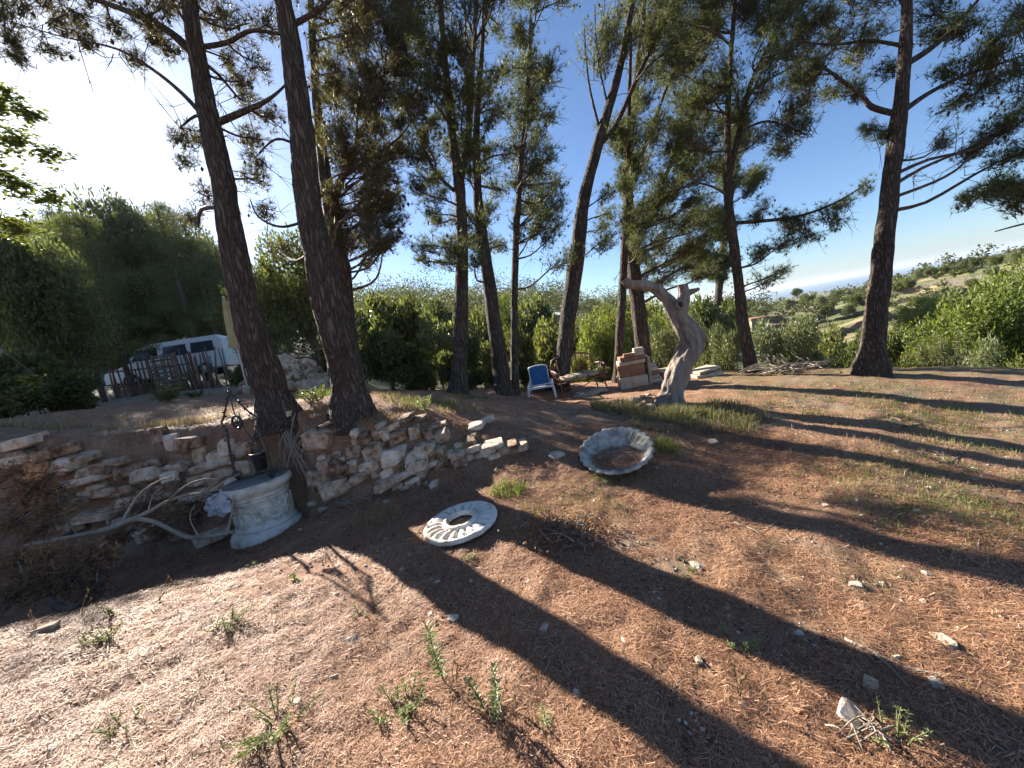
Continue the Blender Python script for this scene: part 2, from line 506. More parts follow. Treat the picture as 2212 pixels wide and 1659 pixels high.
M['litter'] = foliage('fallen_needles', [(.1, (.16, .075, .04)), (.35, (.34, .175, .095)), (.62, (.52, .31, .185)), (.9, (.72, .52, .37))], .15, (1.1, .95, .75), .62, .35, .8)
M['grass'] = foliage('grass_blades', [(.15, (.06, .10, .02)), (.5, (.14, .19, .045)), (.85, (.30, .33, .11))], .45)
M['dry_grass'] = foliage('dry_grass_blades', [(.15, (.18, .13, .07)), (.5, (.34, .26, .14)), (.85, (.50, .42, .26))], .4, (1.1, 1.0, .8))
M['herb'] = foliage('grey_green_herb_blades', [(.15, (.07, .085, .04)), (.5, (.14, .15, .075)), (.85, (.25, .25, .13))], .4)
M['weed'] = foliage('weed_leaves', [(.15, (.12, .16, .05)), (.5, (.23, .28, .10)), (.85, (.38, .42, .20))], .45)
M['stem'] = surf('plant_stem', [(.3, (.10, .10, .04)), (.7, (.22, .20, .09))], 10)
M['limestone'] = surf('limestone', [(.28, (.10, .05, .028)), (.40, (.28, .165, .095)), (.50, (.42, .30, .20)), (.60, (.50, .40, .30)), (.80, (.62, .55, .46))], 11, bscale=45, bstr=.7, bdist=.015, obj_var=.6, hue_var=True, world_pos=True)
M['pale_stone'] = surf('pale_stone', [(.25, (.26, .20, .14)), (.55, (.46, .39, .31)), (.8, (.60, .55, .48))], 16, bscale=60, bstr=.5, bdist=.008, obj_var=.4, world_pos=True)
M['well_stone'] = surf('white_cast_stone', [(.30, (.32, .25, .18)), (.42, (.58, .515, .42)), (.55, (.72, .66, .565)), (.8, (.80, .76, .68))], 5, bscale=40, bstr=.7, bdist=.012)
M['bowl_stone'] = surf('lichen_grey_stone', [(.30, (.10, .095, .075)), (.43, (.27, .26, .22)), (.55, (.42, .40, .34)), (.66, (.50, .47, .36)), (.8, (.58, .54, .44))], 7, bscale=34, bstr=.6, bdist=.015)
M['iron'] = surf('black_wrought_iron', [(.3, (.012, .012, .013)), (.7, (.035, .033, .03))], 20, rough=.32, spec=.6, bscale=60, bstr=.2, bdist=.004)
M['cut_stone'] = surf('sawn_sandstone', [(.25, (.32, .22, .14)), (.5, (.46, .36, .25)), (.8, (.58, .50, .39))], 5, bscale=30, bstr=.5, obj_var=.3)
M['rust_stone'] = surf('reddish_brown_stone', [(.25, (.16, .075, .04)), (.55, (.27, .14, .08)), (.8, (.36, .21, .13))], 5, bscale=20, bstr=.5)
M['white_plastic'] = surf('white_resin', [(.3, (.55, .55, .54)), (.7, (.72, .72, .70))], 5, rough=.45, bstr=.05)
M['blue_fabric'] = surf('blue_sling_fabric', [(.3, (.012, .09, .28)), (.7, (.022, .14, .38))], 5, rough=.7, bscale=250, bstr=.3, bdist=.003)
M['rattan'] = surf('red_brown_rattan', [(.3, (.10, .035, .02)), (.7, (.24, .095, .055))], 8, rough=.5, bscale=60, bstr=.4, bdist=.004)
M['cloth_print'] = surf('floral_cushion_cloth', [(.36, (.22, .06, .035)), (.44, (.34, .25, .15)), (.52, (.46, .39, .28)), (.60, (.13, .14, .06)), (.68, (.42, .35, .25))], 9, bscale=12, bstr=.4, detail=2)
M['grey_cloth'] = surf('faded_grey_cloth', [(.3, (.20, .17, .13)), (.7, (.36, .31, .24))], 7, bscale=12, bstr=.5)
M['bag'] = surf('crumpled_grey_plastic', [(.3, (.32, .32, .36)), (.7, (.52, .52, .56))], 6, rough=.35, bscale=14, bstr=.6, bdist=.03)
M['van_paint'] = surf('white_van_paint', [(.3, (.66, .68, .70)), (.7, (.76, .77, .78))], 2, rough=.28, spec=.5, bstr=0)
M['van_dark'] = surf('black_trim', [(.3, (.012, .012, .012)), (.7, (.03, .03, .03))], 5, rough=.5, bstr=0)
M['glass'] = surf('dark_window_glass', [(.3, (.02, .03, .05)), (.7, (.05, .06, .08))], 1, rough=.06, spec=.8, bstr=0)
M['lamp_glass'] = surf('headlamp_glass', [(.3, (.45, .47, .5)), (.7, (.6, .6, .6))], 3, rough=.1, spec=.8, bstr=0)
M['plank'] = surf('old_reddish_planks', [(.3, (.12, .065, .045)), (.7, (.27, .16, .11))], 6, bscale=20, stretch=(1, 1, .2), bstr=.4, obj_var=.6)
M['grey_plank'] = surf('grey_weathered_planks', [(.3, (.12, .10, .085)), (.7, (.26, .225, .19))], 6, bscale=20, stretch=(1, 1, .2), bstr=.4, obj_var=.5)
M['canvas'] = surf('ochre_parasol_canvas', [(.3, (.38, .29, .13)), (.7, (.52, .42, .22))], 3, bscale=10, bstr=.3)
M['house'] = surf('tan_render', [(.3, (.26, .20, .13)), (.7, (.33, .27, .19))], 1, bstr=.1)
M['wall_far'] = surf('field_wall_stone', [(.3, (.10, .085, .07)), (.7, (.24, .20, .16))], 3, bscale=6, bstr=.8, bdist=.1, world_pos=True)
M['iron_grey'] = surf('worn_grey_steel', [(.3, (.10, .10, .10)), (.7, (.24, .24, .23))], 20, rough=.35, spec=.6, metal=.6, bstr=0)
M['rust_paint'] = surf('rust_red_paint', [(.3, (.20, .06, .035)), (.7, (.34, .13, .08))], 8, bstr=.2)
M['roof'] = surf('roof_tile', [(.3, (.25, .12, .07)), (.7, (.36, .19, .11))], 3, bstr=.2)

def ground_material():
    A, nt, bs, out = new_mat('ground_litter_and_fields')
    pos = coords(nt, world_pos=True)
    at_ = nd(nt, 'ShaderNodeAttribute', attribute_name='cover')
    sep = nd(nt, 'ShaderNodeSeparateColor'); nt.links.new(at_.outputs['Color'], sep.inputs[0])
    L, G, B = sep.outputs[0], sep.outputs[1], sep.outputs[2]
    fine = noise(nt, pos, 55, 8, .75)
    mid = noise(nt, pos, 4, 5, .6)
    wide = noise(nt, pos, .7, 3)
    k = math_n(nt, 'ADD', math_n(nt, 'MULTIPLY', fine, .6), math_n(nt, 'MULTIPLY', mid, .4))
    litter = ramp(nt, k, [(.33, (.11, .052, .03)), (.45, (.28, .145, .08)), (.55, (.41, .235, .14)), (.68, (.54, .36, .24))])
    vo = nd(nt, 'ShaderNodeTexVoronoi'); vo.inputs['Scale'].default_value = 26; nt.links.new(pos, vo.inputs['Vector'])
    peb = math_n(nt, 'MULTIPLY', math_n(nt, 'LESS_THAN', vo.outputs['Distance'], .28), math_n(nt, 'GREATER_THAN', nd(nt, 'ShaderNodeSeparateColor').outputs[0], .5))
    sepv = nt.nodes[-2] if nt.nodes[-2].bl_idname == 'ShaderNodeSeparateColor' else [n for n in nt.nodes if n.bl_idname == 'ShaderNodeSeparateColor'][-1]
    nt.links.new(vo.outputs['Color'], sepv.inputs[0])
    gt = [n for n in nt.nodes if n.bl_idname == 'ShaderNodeMath' and n.operation == 'GREATER_THAN'][-1]
    gt.inputs[1].default_value = .93
    litter = mixc(nt, peb, litter, (.48, .42, .35))
    grass = ramp(nt, k, [(.35, (.05, .06, .02)), (.5, (.12, .13, .04)), (.65, (.24, .22, .09))])
    soil = ramp(nt, math_n(nt, 'ADD', math_n(nt, 'MULTIPLY', mid, .5), math_n(nt, 'MULTIPLY', fine, .5)), [(.35, (.16, .11, .075)), (.5, (.30, .235, .165)), (.65, (.44, .37, .28))])
    f1 = noise(nt, pos, .07, 6, .6); f2 = noise(nt, pos, .5, 5, .6)
    kf = math_n(nt, 'ADD', math_n(nt, 'MULTIPLY', f1, .65), math_n(nt, 'MULTIPLY', f2, .35))
    field = ramp(nt, kf, [(.40, (.05, .065, .025)), (.50, (.11, .12, .045)), (.57, (.22, .18, .085)), (.68, (.34, .265, .155))])
    fg = math_n(nt, 'GREATER_THAN', math_n(nt, 'ADD', G, math_n(nt, 'MULTIPLY', math_n(nt, 'SUBTRACT', mid, .5), 1.6)), .5)
    c = mixc(nt, L, field, mixc(nt, math_n(nt, 'MULTIPLY', fg, .6), litter, grass))
    c = mixc(nt, B, c, soil)
    nt.links.new(c, bs.inputs['Base Color']); bs.inputs['Roughness'].default_value = .85; bs.inputs['Specular IOR Level'].default_value = .25
    bump(nt, bs, math_n(nt, 'ADD', fine, math_n(nt, 'MULTIPLY', mid, .6)), .9, .04)
    return A

# ------------------------------------------------------------------ ground and sea
def build_ground():
    th = np.concatenate([np.arange(-180, -72, 4.0), np.arange(-72, 72, .36), np.arange(72, 180, 4.0)])
    th = np.radians(th); n = len(th)
    rad = np.concatenate([np.geomspace(.5, 14, 240), np.geomspace(14.3, 420, 115), np.geomspace(480, 9000, 22)])
    k = len(rad)
    Rr, A = np.meshgrid(rad, th, indexing='ij')
    X, Y = Rr * np.sin(A), Rr * np.cos(A)
    Z = height(X.ravel(), Y.ravel())
    V = np.stack([X.ravel(), Y.ravel(), Z], 1)
    i, j = np.meshgrid(np.arange(k - 1), np.arange(n), indexing='ij'); j2 = (j + 1) % n
    F = np.stack([i * n + j, (i + 1) * n + j, (i + 1) * n + j2, i * n + j2], -1).reshape(-1, 4)
    V = np.concatenate([V, [[0, 0, hz(0, 0)]]]); c = len(V) - 1
    jj = np.arange(n)
    F = np.concatenate([F, np.stack([np.full(n, c), jj, (jj + 1) % n, np.full(n, c)], 1)[:0]])
    me = raw_mesh('ground', V, F, ground_material(), True)
    x, y = V[:, 0], V[:, 1]; rho = np.hypot(x, y); t = np.degrees(np.arctan2(x, y))
    Lc = 1 - sstep((rho - 13) / 4) * (1 - .0)
    Lc = np.maximum(Lc, sstep((-t - 20) / 10) * (1 - sstep((rho - 15) / 10)) * .8)
    Gc = .12 + .30 * sstep((x - 2.5) / 3) * sstep((y - 1.5) / 2) + .2 * sstep((y - 5.2) / 2)
    Bc = sstep((-t - 30) / 8) * sstep((rho - 15.5) / 4) * (1 - sstep((rho - 26) / 8)) * .85
    ba = .7 * sstep((V[:, 2] - 1) * 0)                       # bank face
    lo, hi = LO(np.clip(x, -16, 16), np.clip(y, -8, 16)), HI(np.clip(x, -16, 16), np.clip(y, -8, 16))
    s = (V[:, 2] - lo) / np.where(np.abs(hi - lo) < .25, 1e3, hi - lo)
    face = sstep((s - .08) / .15) * sstep((.9 - s) / .15) * (rho < 9) * (x < 0)
    bare = sstep((fbm(x * .55 + 3, y * .55, seed=61) - .25) / .5) * (rho < 12) * .45
    Bc = np.maximum(np.maximum(Bc, face * .45), bare)
    col = np.stack([Lc, Gc, Bc, np.ones(len(V))], 1).astype(np.float32)
    a = me.attributes.new('cover', 'FLOAT_COLOR', 'POINT'); a.data.foreach_set('color', col.ravel())
    o = link(bpy.data.objects.new('ground', me)); setp(o, kind='structure')
    S, nt, bs, out = new_mat('sea_water')
    bs.inputs['Base Color'].default_value = (.01, .05, .11, 1); bs.inputs['Roughness'].default_value = .25
    bump(nt, bs, noise(nt, coords(nt, world_pos=True), .02, 3), .3, 3)
    r = np.array([1200, 3000, 6000, 12000.]); tt = np.radians(np.arange(0, 360, 6)); n = len(tt)
    V = np.array([[q * math.sin(w), q * math.cos(w), -60] for q in r for w in tt])
    i, j = np.meshgrid(np.arange(3), np.arange(n), indexing='ij'); j2 = (j + 1) % n
    F = np.stack([i * n + j, (i + 1) * n + j, (i + 1) * n + j2, i * n + j2], -1).reshape(-1, 4)[:, ::-1]
    setp(link(bpy.data.objects.new('sea', raw_mesh('sea', V, F, S, True))), kind='structure')
build_ground()

# ------------------------------------------------------------------ stones
def stone_mesh(i, mat, c=.30, jit=.045):
    """chamfered irregular block, 44 triangles"""
    r = np.random.default_rng(100 + i)
    V = []
    for sx in (-1, 1):
        for sy in (-1, 1):
            for sz in (-1, 1):
                p = np.array([sx, sy, sz], float)
                for ax in range(3):
                    q = p.copy()
                    for o in range(3):
                        if o != ax: q[o] *= 1 - c * r.uniform(.5, 1.6)
                    V.append(q * .5)
    V = np.array(V) + r.normal(0, jit, (24, 3))
    import bmesh
    bm = bmesh.new()
    for v in V: bm.verts.new(v)
    bmesh.ops.convex_hull(bm, input=bm.verts)
    loose = [v for v in bm.verts if not v.link_faces]
    for v in loose: bm.verts.remove(v)
    me = bpy.data.meshes.new('stone'); bm.to_mesh(me); bm.free()
    me.materials.append(mat)
    return me
STONES = [stone_mesh(i, M['limestone']) for i in range(14)]
PEBBLES = [stone_mesh(40 + i, M['pale_stone'], .46, .085) for i in range(8)]

def place_stone(name, me, loc, scale, rot, parent=None):
    o = bpy.data.objects.new(name, me)
    R = np.asarray(rot)
    mw = Matrix.Identity(4)
    for a in range(3):
        for b in range(3): mw[a][b] = float(R[a, b] * scale[b])
    base = ROOT[parent.name] if parent else np.zeros(3)
    for a in range(3): mw[a][3] = float(loc[a] - base[a])
    o.parent = parent
    o.matrix_local = mw
    return link(o)

def wall_stones(parent, rows, hk=1.0):
    """rows: (x0, y0, x1, y1, row height px, mean width px, keep) along the bank face"""
    n = 0
    for (x0, y0, x1, y1, h, w, keep) in rows:
        h = h * hk
        x = x0; L = x1 - x0
        while x < x1:
            ww = w * rng.uniform(.55, 1.6)
            t = (x + ww / 2 - x0) / L
            py = y0 + (y1 - y0) * t + rng.normal(0, h * .12)
            if rng.random() < keep:
                c = gp(x + ww / 2, py); d = zc(c)
                sx, sz = ww * d / FPX * rng.uniform(.86, 1.02), h * d / FPX * rng.uniform(.8, 1.12)
                tilt = math.atan2(y1 - y0, x1 - x0)
                R = rotz(rng.normal(0, .12)) @ roty(tilt - ROLL + rng.normal(0, .05)) @ rotx(rng.normal(0, .12))
                c = c + np.array([0, rng.uniform(-.025, .055), 0])
                place_stone('stone', STONES[rng.integers(len(STONES))], c, (sx, max(.13, min(sx, .3)) * rng.uniform(.9, 1.3), sz), R, parent); n += 1
            x += ww * 1.03
    return n

w0 = gp(850, 1045)
wall = thing('dry_stone_wall', 'broken dry stone wall of pale orange limestone tapering off beside the wellhead', 'stone wall', w0)
wall_stones(wall, [(672, 1042, 730, 1045, 26, 50, 1), (700, 1050, 905, 1036, 13, 46, .85), (735, 1028, 900, 1022, 15, 32, .95), (690, 1002, 960, 1012, 24, 36, .9),
                   (690, 985, 985, 1000, 15, 30, .85), (745, 975, 1010, 985, 26, 42, .9), (760, 955, 1060, 972, 13, 24, .8), (720, 938, 1000, 938, 22, 24, .92),
                   (1000, 958, 1125, 968, 22, 38, .9), (940, 985, 1060, 985, 13, 36, .9), (905, 1004, 1010, 992, 13, 40, .95), (770, 920, 1030, 918, 11, 28, .6), (680, 918, 790, 915, 8, 34, .6),
                   (860, 903, 1080, 910, 13, 26, .45), (850, 1052, 930, 1045, 12, 20, .8)], 1.15)
for (px, py, sx, sz, ry) in [(690, 947, 52, 44, .2), (720, 1052, 46, 34, .0), (697, 1030, 44, 34, .1), (740, 1005, 40, 24, .5), (920, 968, 46, 26, 0), (905, 990, 44, 30, .1), (850, 985, 48, 34, 0), (1095, 968, 60, 22, -.1), (1120, 962, 40, 16, -.2)]:
    c = gp(px, py); d = zc(c)
    place_stone('stone', STONES[rng.integers(len(STONES))], c + [0, -.02, 0], (sx * d / FPX, .3, sz * d / FPX), roty(ry) @ rotz(rng.normal(0, .2)), wall)

w1 = gp(280, 1060)
rock = thing('rock_outcrop', 'tilted beds of layered limestone exposed below the van terrace', 'rock outcrop', w1)
wall_stones(rock, [(20, 952, 500, 1002, 18, 60, .6), (30, 968, 480, 1024, 15, 62, .92), (20, 990, 520, 1040, 22, 46, .95), (20, 1012, 470, 1058, 13, 70, .9), (60, 1030, 440, 1072, 14, 58, .9),
                   (100, 1050, 400, 1088, 15, 66, .9), (110, 1072, 330, 1100, 13, 70, .85), (120, 1095, 300, 1116, 15, 60, .8), (330, 940, 520, 965, 26, 44, .9), (420, 975, 520, 1000, 28, 40, .9), (40, 1120, 420, 1150, 22, 60, .8), (430, 1020, 520, 1040, 20, 40, .9)], 1.3)

# rubble heap between the two big trunks
def heap(name, label, px, py, wpx, hpx, n, y, smin, smax, mat_mesh):
    b = at(px, py, y); b[2] = hz(b[0], b[1]) ; d = zc(b)
    t = thing(name, label, 'rubble', b)
    W, H = wpx * d / FPX, hpx * d / FPX
    for i in range(n):
        a = rng.uniform(0, 2 * math.pi); q = math.sqrt(rng.random())
        x, yy = math.cos(a) * q * W / 2, math.sin(a) * q * W / 3
        X, Yy = b[0] + x, b[1] + yy
        z = hz(X, Yy) + H * max(0, 1 - q ** 1.3) * rng.uniform(.75, 1.0)
        s = rng.uniform(smin, smax)
        place_stone('stone', mat_mesh[rng.integers(len(mat_mesh))], (X, Yy, z + s * .2), (s * rng.uniform(.8, 1.6), s, s * rng.uniform(.5, .9)),
                    rotz(rng.uniform(0, 6)) @ rotx(rng.normal(0, .3)) @ roty(rng.normal(0, .3)), t)
    return t
rub = heap('rubble_heap', 'low heap of broken limestone with old planks behind the leaning pines', 640, 842, 190, 70, 150, 10.5, .16, .42, STONES)
for k in range(7):
    a = ROOT[rub.name] + np.array([rng.uniform(-.9, 1.0), rng.uniform(-.5, .3), .75 + rng.uniform(-.1, .25)])
    v = np.array([rng.uniform(.4, 1.0), rng.uniform(-.3, .3), rng.uniform(-.25, .15)])
    MB().beam(a, a + v, .12, .03).build('plank', M['plank'], rub)

# ------------------------------------------------------------------ trees
def clump_needles(mb, C, r, out, dens=1.0, nl=.085, nw=.006, ntuft=8, nneed=10, twmb=None, flat=.65):
    ntw = max(8, int(29 * (r / .4) ** 1.3 * dens))
    u = norm(rng.normal(0, 1, (ntw, 3))) * (rng.random((ntw, 1)) ** .6) * rng.uniform(.8, 1.25, (ntw, 1))
    E = C + u * np.array([r, r, r * flat]) + np.array([0, 0, .1 * r])
    B = C - out * r * .75 + rng.normal(0, r * .16, (ntw, 3)) - np.array([0, 0, .1 * r])
    midp = (B + E) / 2 + rng.normal(0, r * .10, (ntw, 3)) - np.array([0, 0, r * .08])
    if twmb is not None:
        for b, mm, e in zip(B, midp, E):
            twmb.add(*tube_mesh(np.array([b, mm, e]), np.array([.008, .006, .003]), 3, cap=False))
    t = rng.uniform(.30, 1.0, (ntw, ntuft))[..., None]
    T = B[:, None] * (1 - t) ** 2 + 2 * midp[:, None] * t * (1 - t) + E[:, None] * t * t
    T = T + rng.normal(0, .045, T.shape) * (1 + r)
    D = norm(E - midp)[:, None, None]
    D = np.broadcast_to(D, (ntw, ntuft, nneed, 3)) * .75 + rng.normal(0, .62, (ntw, ntuft, nneed, 3)) + np.array([0, 0, .12])
    Cc = np.broadcast_to(T[:, :, None], D.shape).reshape(-1, 3)
    n = len(Cc)
    mb.add(*needles_mesh(Cc, norm(D.reshape(-1, 3)), nl * rng.uniform(.7, 1.25, n), nw * rng.uniform(.8, 1.3, n)))
    return E

OCTF = np.array([[0, 2, 4], [2, 1, 4], [1, 3, 4], [3, 0, 4], [2, 0, 5], [1, 2, 5], [3, 1, 5], [0, 3, 5]])
OCTV = np.array([[1, 0, 0], [-1, 0, 0], [0, 1, 0], [0, -1, 0], [0, 0, 1.5], [0, 0, -1.5]], float)

def stem_from_px(pts, y, snap=True, lean_y=0.0):
    """stem outline read as frame points (x, y, width) at distance y; foot dropped onto the ground"""
    if snap:
        g = gp(pts[0][0], pts[0][1]); y = g[1]
    P, R = [], []
    for i, (px, py, w) in enumerate(pts):
        p = at(px, py, y + lean_y * i / max(1, len(pts) - 1)); P.append(p); q = zc(p); R.append(w / 2 * q / FPX * .95 * q / np.linalg.norm(p - EYE))
    return np.array(P), np.array(R), y

def pine(label, stems, clumps, y=None, group='tall pines on the terrace', needles='needles', cones=3, dens=1.0, nseg=18, bare=0, name='pine_tree', extra_branches=()):
    main = stems[0]
    P, R, y = stem_from_px(main, y, snap=y is None)
    if y is not None:
        P[0][2] = min(P[0][2], hz(P[0][0], P[0][1])) if zc(P[0]) < 40 else P[0][2]
    foot = P[0].copy(); foot[2] = hz(foot[0], foot[1])
    t = thing(name, label, 'tree', foot, group)
    P2 = np.concatenate([[P[0] + (P[0] - P[1]) / np.linalg.norm(P[0] - P[1]) * .25], [P[0]], P[:1] + (P[1] - P[0]) * min(.5, .35 / np.linalg.norm(P[1] - P[0])), P[1:]])
    R2 = np.concatenate([[R[0] * 1.7], [R[0] * 1.32], [R[0] * .98], R[1:]])
    big = nseg > 20
    mb = MB(); mb.tube(P2, R2, 56 if big else 24, res=14 if big else 7, noise=.10, seed=int(abs(main[0][0])), freq=7, ridge=.085 if big else .07, rk=5.0 if big else 3.0, rl=4.5)
    paths = [smooth_path(P, R, 5)]
    mb.build('trunk', M['bark'], t)
    for st in stems[1:]:
        Q, S, _ = stem_from_px(st, y, snap=False)
        ax_pts = np.concatenate([a for a, _ in paths]); j = int(np.argmin(np.linalg.norm(ax_pts - Q[0], axis=1)))
        if np.linalg.norm(ax_pts[j] - Q[0]) < .6: Q[0] = ax_pts[j]
        MB().tube(Q, S, max(8, nseg - 6), res=5, noise=.09, seed=int(st[0][0])).build('branch', M['bark'], t)
        paths.append(smooth_path(Q, S, 5))
    allP = np.concatenate([p for p, _ in paths]); allR = np.concatenate([r for _, r in paths])
    crown, twigs, cn = MB(), MB(), MB()
    for (px, py, rp, dy) in clumps:
        C = at(px, py, y + dy); d = zc(C); r = 1.42 * rp * d / FPX
        sh = C - SUN_DIR * ((C[2] - .0) / SUN_DIR[2])
        if main[0][0] < 700 and -4.5 < sh[0] < 3.5 and .6 < sh[1] < 3.6: continue      # sky the low sun shines through
        dh = np.linalg.norm(allP[:, :2] - C[:2], axis=1); dz = C[2] - allP[:, 2]
        cost = np.hypot(dh, dz) + 1.8 * np.maximum(0, dh * .25 - dz) + .8 * np.maximum(0, dz - dh * 1.4)
        i = int(np.argmin(cost)); A = allP[i]
        v = C - A; L = np.linalg.norm(v)
        out = norm(v + np.array([0, 0, .2]))
        if L > .15:
            side = norm(np.cross(v, [0, 0, 1.0])) * L * rng.normal(0, .09)
            p1 = A + v * .35 + side - np.array([0, 0, L * rng.uniform(-.03, .10)]); p2 = A + v * .72 + side * .6 - np.array([0, 0, L * rng.uniform(.0, .08)])
            r0 = min(allR[i] * .6, .012 + .011 * L)
            MB().tube([A, p1, p2, C - out * r * .15], [r0, r0 * .75, r0 * .55, .006], 6, res=3, noise=.1, seed=i).build('branch', M['limb'], t)
            for q in range(int(2 + L * 1.5)):            # bare side twigs
                s = rng.uniform(.25, .9); b = A + v * s + side * .7
                w = norm(v * .5 / L + rng.normal(0, .6, 3)) * rng.uniform(.25, .75)
                k1 = b + w * .5 + rng.normal(0, .04, 3)
                twigs.tube([b, k1, b + w + [0, 0, -.1 * rng.random()]], [.007, .005, .002], 3, cap=False)
                for z in range(3):
                    e = k1 + w * rng.uniform(-.1, .4) + rng.normal(0, .14, 3)
                    twigs.tube([k1, (k1 + e) / 2 + rng.normal(0, .02, 3), e], [.004, .003, .0015], 3, cap=False)
        k = dens * rng.uniform(.45, .9)
        E = clump_needles(crown, C, r, out, k, nl=.115 * max(1, d / 12), nw=.0062 * max(1, d / 9), nneed=12, twmb=twigs)
        for e in E[rng.random(len(E)) < .09 * cones]:
            cn.add(OCTV * .026 * rng.uniform(.8, 1.3) + e - [0, 0, .06], OCTF)
    for k in range(bare // 2):
        i = rng.integers(len(allP) // 4, len(allP) * 3 // 4); A = allP[i]
        w = norm(np.append(rng.normal(0, 1, 2), rng.uniform(-.5, .3))) * rng.uniform(.3, .8)
        m1 = A + w * .5 + rng.normal(0, .08, 3); e = A + w - [0, 0, .12]
        twigs.tube([A, m1, e], [.010, .007, .002], 4, res=3, cap=False)
        for z in range(6):
            f = rng.uniform(.3, 1); b0 = m1 * (1 - f) + e * f; v = norm(w + rng.normal(0, .45, 3)) * rng.uniform(.1, .28)
            twigs.tube([b0, b0 + v * .5 + rng.normal(0, .02, 3), b0 + v - [0, 0, .04]], [.004, .003, .0015], 3, cap=False)
    if crown.n:
        setp(crown.build('crown', M[needles], t, False), kind='stuff')
    if twigs.n: setp(twigs.build('twigs', M['limb'], t, False), kind='stuff')
    if cn.n: setp(cn.build('cones', M['cone'], t, False), kind='stuff')
    return t

GAPS = [(250, 265, 175, 175), (1248, 250, 42, 190), (868, 585, 52, 55), (1160, 545, 40, 30), (1795, 335, 90, 60), (1830, 500, 60, 70), (1990, 420, 90, 170), (2050, 520, 110, 60), (1180, 60, 40, 60), (560, 520, 30, 40)]
def fill(x0, y0, x1, y1, n, r0, r1, dy=1.2):
    out = []; tries = 0; n = int(n * 1.4)
    while len(out) < n and tries < 4000:
        tries += 1
        px, py, r = rng.uniform(x0, x1), rng.uniform(y0, y1), rng.uniform(r0, r1)
        if any(((px - gx) / (rx + r * .6)) ** 2 + ((py - gy) / (ry + r * .6)) ** 2 < 1 for gx, gy, rx, ry in GAPS): continue
        if any(abs(px - a) + abs(py - b) < .75 * (r + c) * .8 for a, b, c, _ in out) and tries < 2500: continue
        out.append((px, py, r, rng.uniform(-dy, dy)))
    return out

# the two big leaning pines on the edge of the bank
pine('thick pine trunk leaning over the wellhead', [
    [(600, 888, 82), (576, 815, 80), (552, 745, 76), (520, 620, 68), (490, 450, 64), (465, 320, 61), (440, 200, 57), (420, 80, 50), (405, -20, 46), (385, -200, 34), (365, -420, 14)],
    [(428, 125, 34), (370, 72, 26), (300, 34, 22), (180, -8, 14), (60, -30, 6)],
    [(455, 262, 17), (400, 208, 14), (330, 150, 11), (250, 105, 8), (130, 78, 5), (0, 40, 3)],
    [(446, 110, 18), (490, 92, 15), (545, 66, 12), (620, 78, 7)],
    [(486, 268, 22), (530, 240, 18), (575, 218, 12), (612, 188, 7), (650, 140, 3)],
    [(470, 285, 14), (430, 250, 10), (390, 275, 5)]],
    [(300, 20, 36, -.3), (215, -30, 42, .3), (130, 40, 26, .2), (60, 15, 30, .4), (20, 80, 24, .2), (395, 292, 26, .4), (360, 15, 28, .3), (520, 60, 34, .5), (560, 140, 30, .6), (585, 40, 36, .4), (530, 175, 28, .9),
     (560, 300, 36, 1.0), (590, 250, 30, .7), (545, 385, 32, 1.2), (430, 20, 30, .6), (480, 40, 34, .8), (440, 420, 22, 1.4), (415, 470, 20, 1.5), (100, 5, 30, .3), (170, 30, 26, .5), (250, 60, 22, .4), (330, 80, 22, .6), (40, 130, 22, .8), (110, 110, 18, .6), (190, 95, 16, .5), (10, 30, 34, .2), (375, 110, 22, .8), (300, 130, 14, .7), (500, 130, 28, 1.2), (540, 220, 26, 1.4), (520, 460, 24, 1.8), (400, 350, 20, 1.5), (440, 300, 18, 1.5)] +
    [(370 + rng.uniform(-160, 160), -90 - 60 * k, 60, rng.uniform(-.8, .8)) for k in range(6)], cones=4, needles='needles_dark', dens=.75, nseg=26)
pine('thickest dark pine trunk rising at the end of the dry stone wall', [
    [(760, 886, 80), (748, 800, 78), (716, 685, 74), (690, 560, 68), (668, 450, 66), (655, 320, 66), (640, 180, 62), (622, 60, 58), (605, -40, 52), (590, -220, 36), (575, -430, 14)],
    [(650, 470, 9), (610, 490, 7), (560, 470, 5), (540, 430, 3)],
    [(655, 330, 10), (600, 300, 7), (560, 330, 4)],
    [(640, 60, 20), (690, 20, 15), (740, -30, 10)]],
    [(690, 30, 36, .3), (740, 10, 40, .5), (575, 455, 26, .8), (600, 540, 22, 1.2), (560, 345, 26, .8)] +
    [(590 + rng.uniform(-170, 170), -90 - 60 * k, 62, rng.uniform(-.8, .8)) for k in range(6)], needles='needles_dark', dens=.8, nseg=26)
pine('forked pine standing close behind the thickest trunk', [
    [(758, 800, 34), (752, 700, 36), (742, 590, 38), (722, 500, 40), (712, 432, 38), (697, 340, 30), (684, 220, 26), (674, 60, 22), (668, -60, 18), (660, -230, 8)],
    [(714, 440, 26), (738, 385, 20), (765, 320, 15), (800, 240, 10), (830, 160, 6)]],
    fill(690, 90, 860, 470, 20, 30, 46) + fill(740, 440, 850, 560, 6, 22, 34) + fill(690, -200, 860, 60, 8, 44, 60) + [(800, 560, 24, .5), (770, 520, 24, .3)] + fill(740, -20, 920, 280, 12, 26, 40) + fill(790, 250, 900, 540, 9, 18, 28),
    y=8.0, needles='needles_dark', cones=6, dens=1.0)
